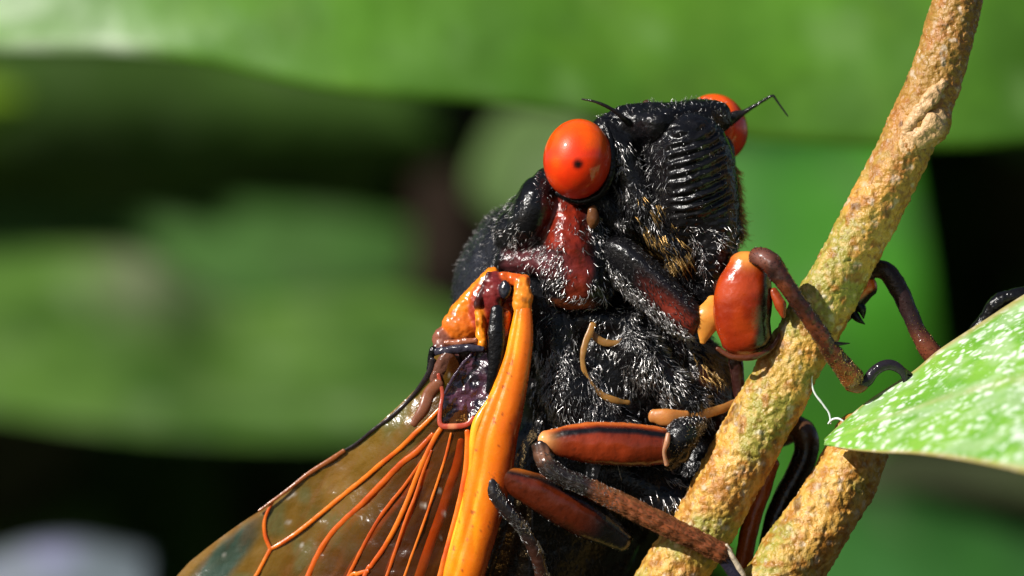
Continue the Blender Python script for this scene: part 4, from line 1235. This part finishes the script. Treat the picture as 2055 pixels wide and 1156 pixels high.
# pronotum
hairs('hair', pron_s, 1000, (10, 24), (-0.4, 0.8, 0.2), M_HAIR, pron, dens=lambda P, n: patch(box(1000, 1210, 500, 640), 24, 7)(P, n) + 0.8 * patch(box(1000, 1130, 470, 560), 20, 9)(P, n) + 0.3 * patch(box(1080, 1180, 395, 480, 8), 18, 8)(P, n), lift=0.4, width=0.8)
hairs('hair', pron_s, 250, (14, 30), (0.3, 0.9, 0.2), M_HAIR, pron, dens=patch(box(1178, 1225, 440, 650, 12), 24, 10), lift=0.7, width=0.8)
hairs('hair', pron_s, 450, (8, 18), (-0.6, 0.5, 0.2), M_HAIR, pron, dens=lambda P, n: box(985, 1045, 395, 520, 12)(P, n) + box(1075, 1110, 350, 420, 8)(P, n), lift=0.9, width=0.7, front_only=False)
# head
hairs('hair', head_s, 450, (12, 28), (0.25, 1, 0.2), M_HAIR, head, dens=lambda P, n: patch(box(1215, 1320, 290, 480, 10), 22, 11)(P, n), lift=0.5, width=0.75)
hairs('hair', head_s, 300, (7, 16), (-0.3, -0.6, 0.2), M_HAIR, head, dens=box(1200, 1460, 190, 245, 10), lift=1.0, width=0.65, front_only=False, rand=0.6)
hairs('hair', head_s, 420, (26, 58), (0.55, 1, 0.25), M_HAIR_GOLD, head, dens=patch(box(1275, 1390, 400, 540, 12), 20, 12), lift=0.35, width=0.8, rand=0.18)
hairs('hair', head_s, 2400, (12, 28), (0.3, 1, 0.2), M_HAIR_DIM, head, dens=box(1160, 1400, 380, 600), lift=0.5, width=0.9)
hairs('hair', head_s, 1400, (14, 34), (0.3, 1, 0.3), M_HAIR_GOLD, head, dens=box(1455, 1520, 330, 580, 8), lift=0.8, width=0.8, front_only=False)
hairs('hair', clyp_s, 375, (12, 32), (0.5, 0.7, 0.2), M_HAIR, clyp, dens=lambda P, n: patch(box(1380, 1500, 460, 600, 12), 18, 14)(P, n) + 0.25 * box(1290, 1345, 250, 420, 8)(P, n), lift=0.8, width=0.8, rand=0.6)
hairs('hair', clyp_s, 250, (5, 10), (-0.2, 0.3, 0.2), M_HAIR, clyp, dens=box(1290, 1480, 200, 460, 8), lift=1.2, width=0.5, front_only=False, rand=0.6)
# legs
def surf_of(o):
    me = o.data
    v = np.empty(len(me.vertices) * 3, np.float32); me.vertices.foreach_get('co', v); v = v.reshape(-1, 3).astype(float)
    org = Vector((0, 0, 0)); q_ = o
    v = v + 0.0
    D = np.stack([v[:, 0] * S, -v[:, 2] * S, -v[:, 1] * S], -1)
    f = np.empty(len(me.polygons) * 4, np.int32); me.polygons.foreach_get('vertices', f); f = f.reshape(-1, 4)
    N = vnormals(D, f)
    c = D.mean(0)
    return D, f, N
def by(name, parent):
    return [c for c in parent.children if c.name.split('.')[0] == name][0]
hairs('hair', cx_s, 750, (12, 26), (0.6, 0.75, 0.2), M_HAIR, leg1, dens=lambda P, n: (lambda x, y: sstep(-6, -22, (x - 1215) * 0.66 - (y - 505) * 0.75))(*photo_xy(P)), lift=0.45, width=0.95)
hairs('hair', cx_s, 700, (8, 18), (0.6, 0.75, 0.2), M_HAIR_DIM, leg1, lift=0.4, width=0.8)
hairs('hair', body_s, 260, (30, 55), (0.5, 1, 0.3), M_HAIR_GOLD, body, dens=box(1400, 1480, 690, 760, 12), lift=0.3, width=0.9)
hairs('hair', surf_of(by('tibia', leg1)), 1300, (8, 20), (0.5, 0.8, 0.3), M_HAIR_DIM, leg1, lift=0.7, width=0.6, front_only=False)
hairs('hair', surf_of(by('tibia', leg1)), 420, (8, 18), (0.5, 0.8, 0.3), M_HAIR_GOLD, leg1, dens=box(1650, 1740, 700, 780), lift=0.6, width=0.8, front_only=False)
t2 = surf_of(by('tibia', leg2))
hairs('hair', t2, 3000, (12, 26), (0.9, 0.5, 0.1), M_HAIR_BROWN, leg2, dens=box(1190, 1460, 960, 1130, 8), lift=0.25, width=0.8, front_only=False, rand=0.15)
hairs('hair', t2, 900, (12, 28), (0.9, 0.7, 0.2), M_HAIR, leg2, dens=box(1080, 1240, 905, 1040, 8), lift=0.6, width=0.8, front_only=False, rand=0.3)
hairs('hair', surf_of(by('tibia', leg3)), 1100, (14, 30), (0.5, 1, 0.2), M_HAIR, leg3, lift=0.5, width=0.8, front_only=False, rand=0.3, dens=patch(box(960, 1200, 930, 1200), 20, 30))
hairs('hair', surf_of(by('trochanter', leg2)), 700, (10, 24), (0.3, 0.9, 0.2), M_HAIR, leg2, lift=0.8, width=0.7, front_only=False)
hairs('hair', surf_of(by('tibia', leg4)), 500, (8, 20), (0.3, 0.9, 0.2), M_HAIR_DIM, leg4, lift=1.2, width=0.6, front_only=False)
hairs('hair', surf_of(by('tibia', leg4)), 160, (8, 16), (0.6, 0.9, 0.2), M_HAIR_GOLD, leg4, dens=box(1820, 1910, 640, 760), lift=1.0, width=0.8, front_only=False)
hairs('hair', surf_of(leg2), 450, (5, 12), (-0.5, 0.4, 0.2), M_HAIR, leg2, lift=0.6, width=0.5)
hairs('hair', surf_of(leg3), 300, (5, 12), (-0.5, 0.4, 0.2), M_HAIR, leg3, lift=0.6, width=0.5)
hairs('hair', surf_of(costa), 350, (5, 12), (0.5, 0.6, 0.3), M_HAIR_GOLD, wing, dens=box(1040, 1100, 580, 850, 6), lift=0.9, width=0.7)
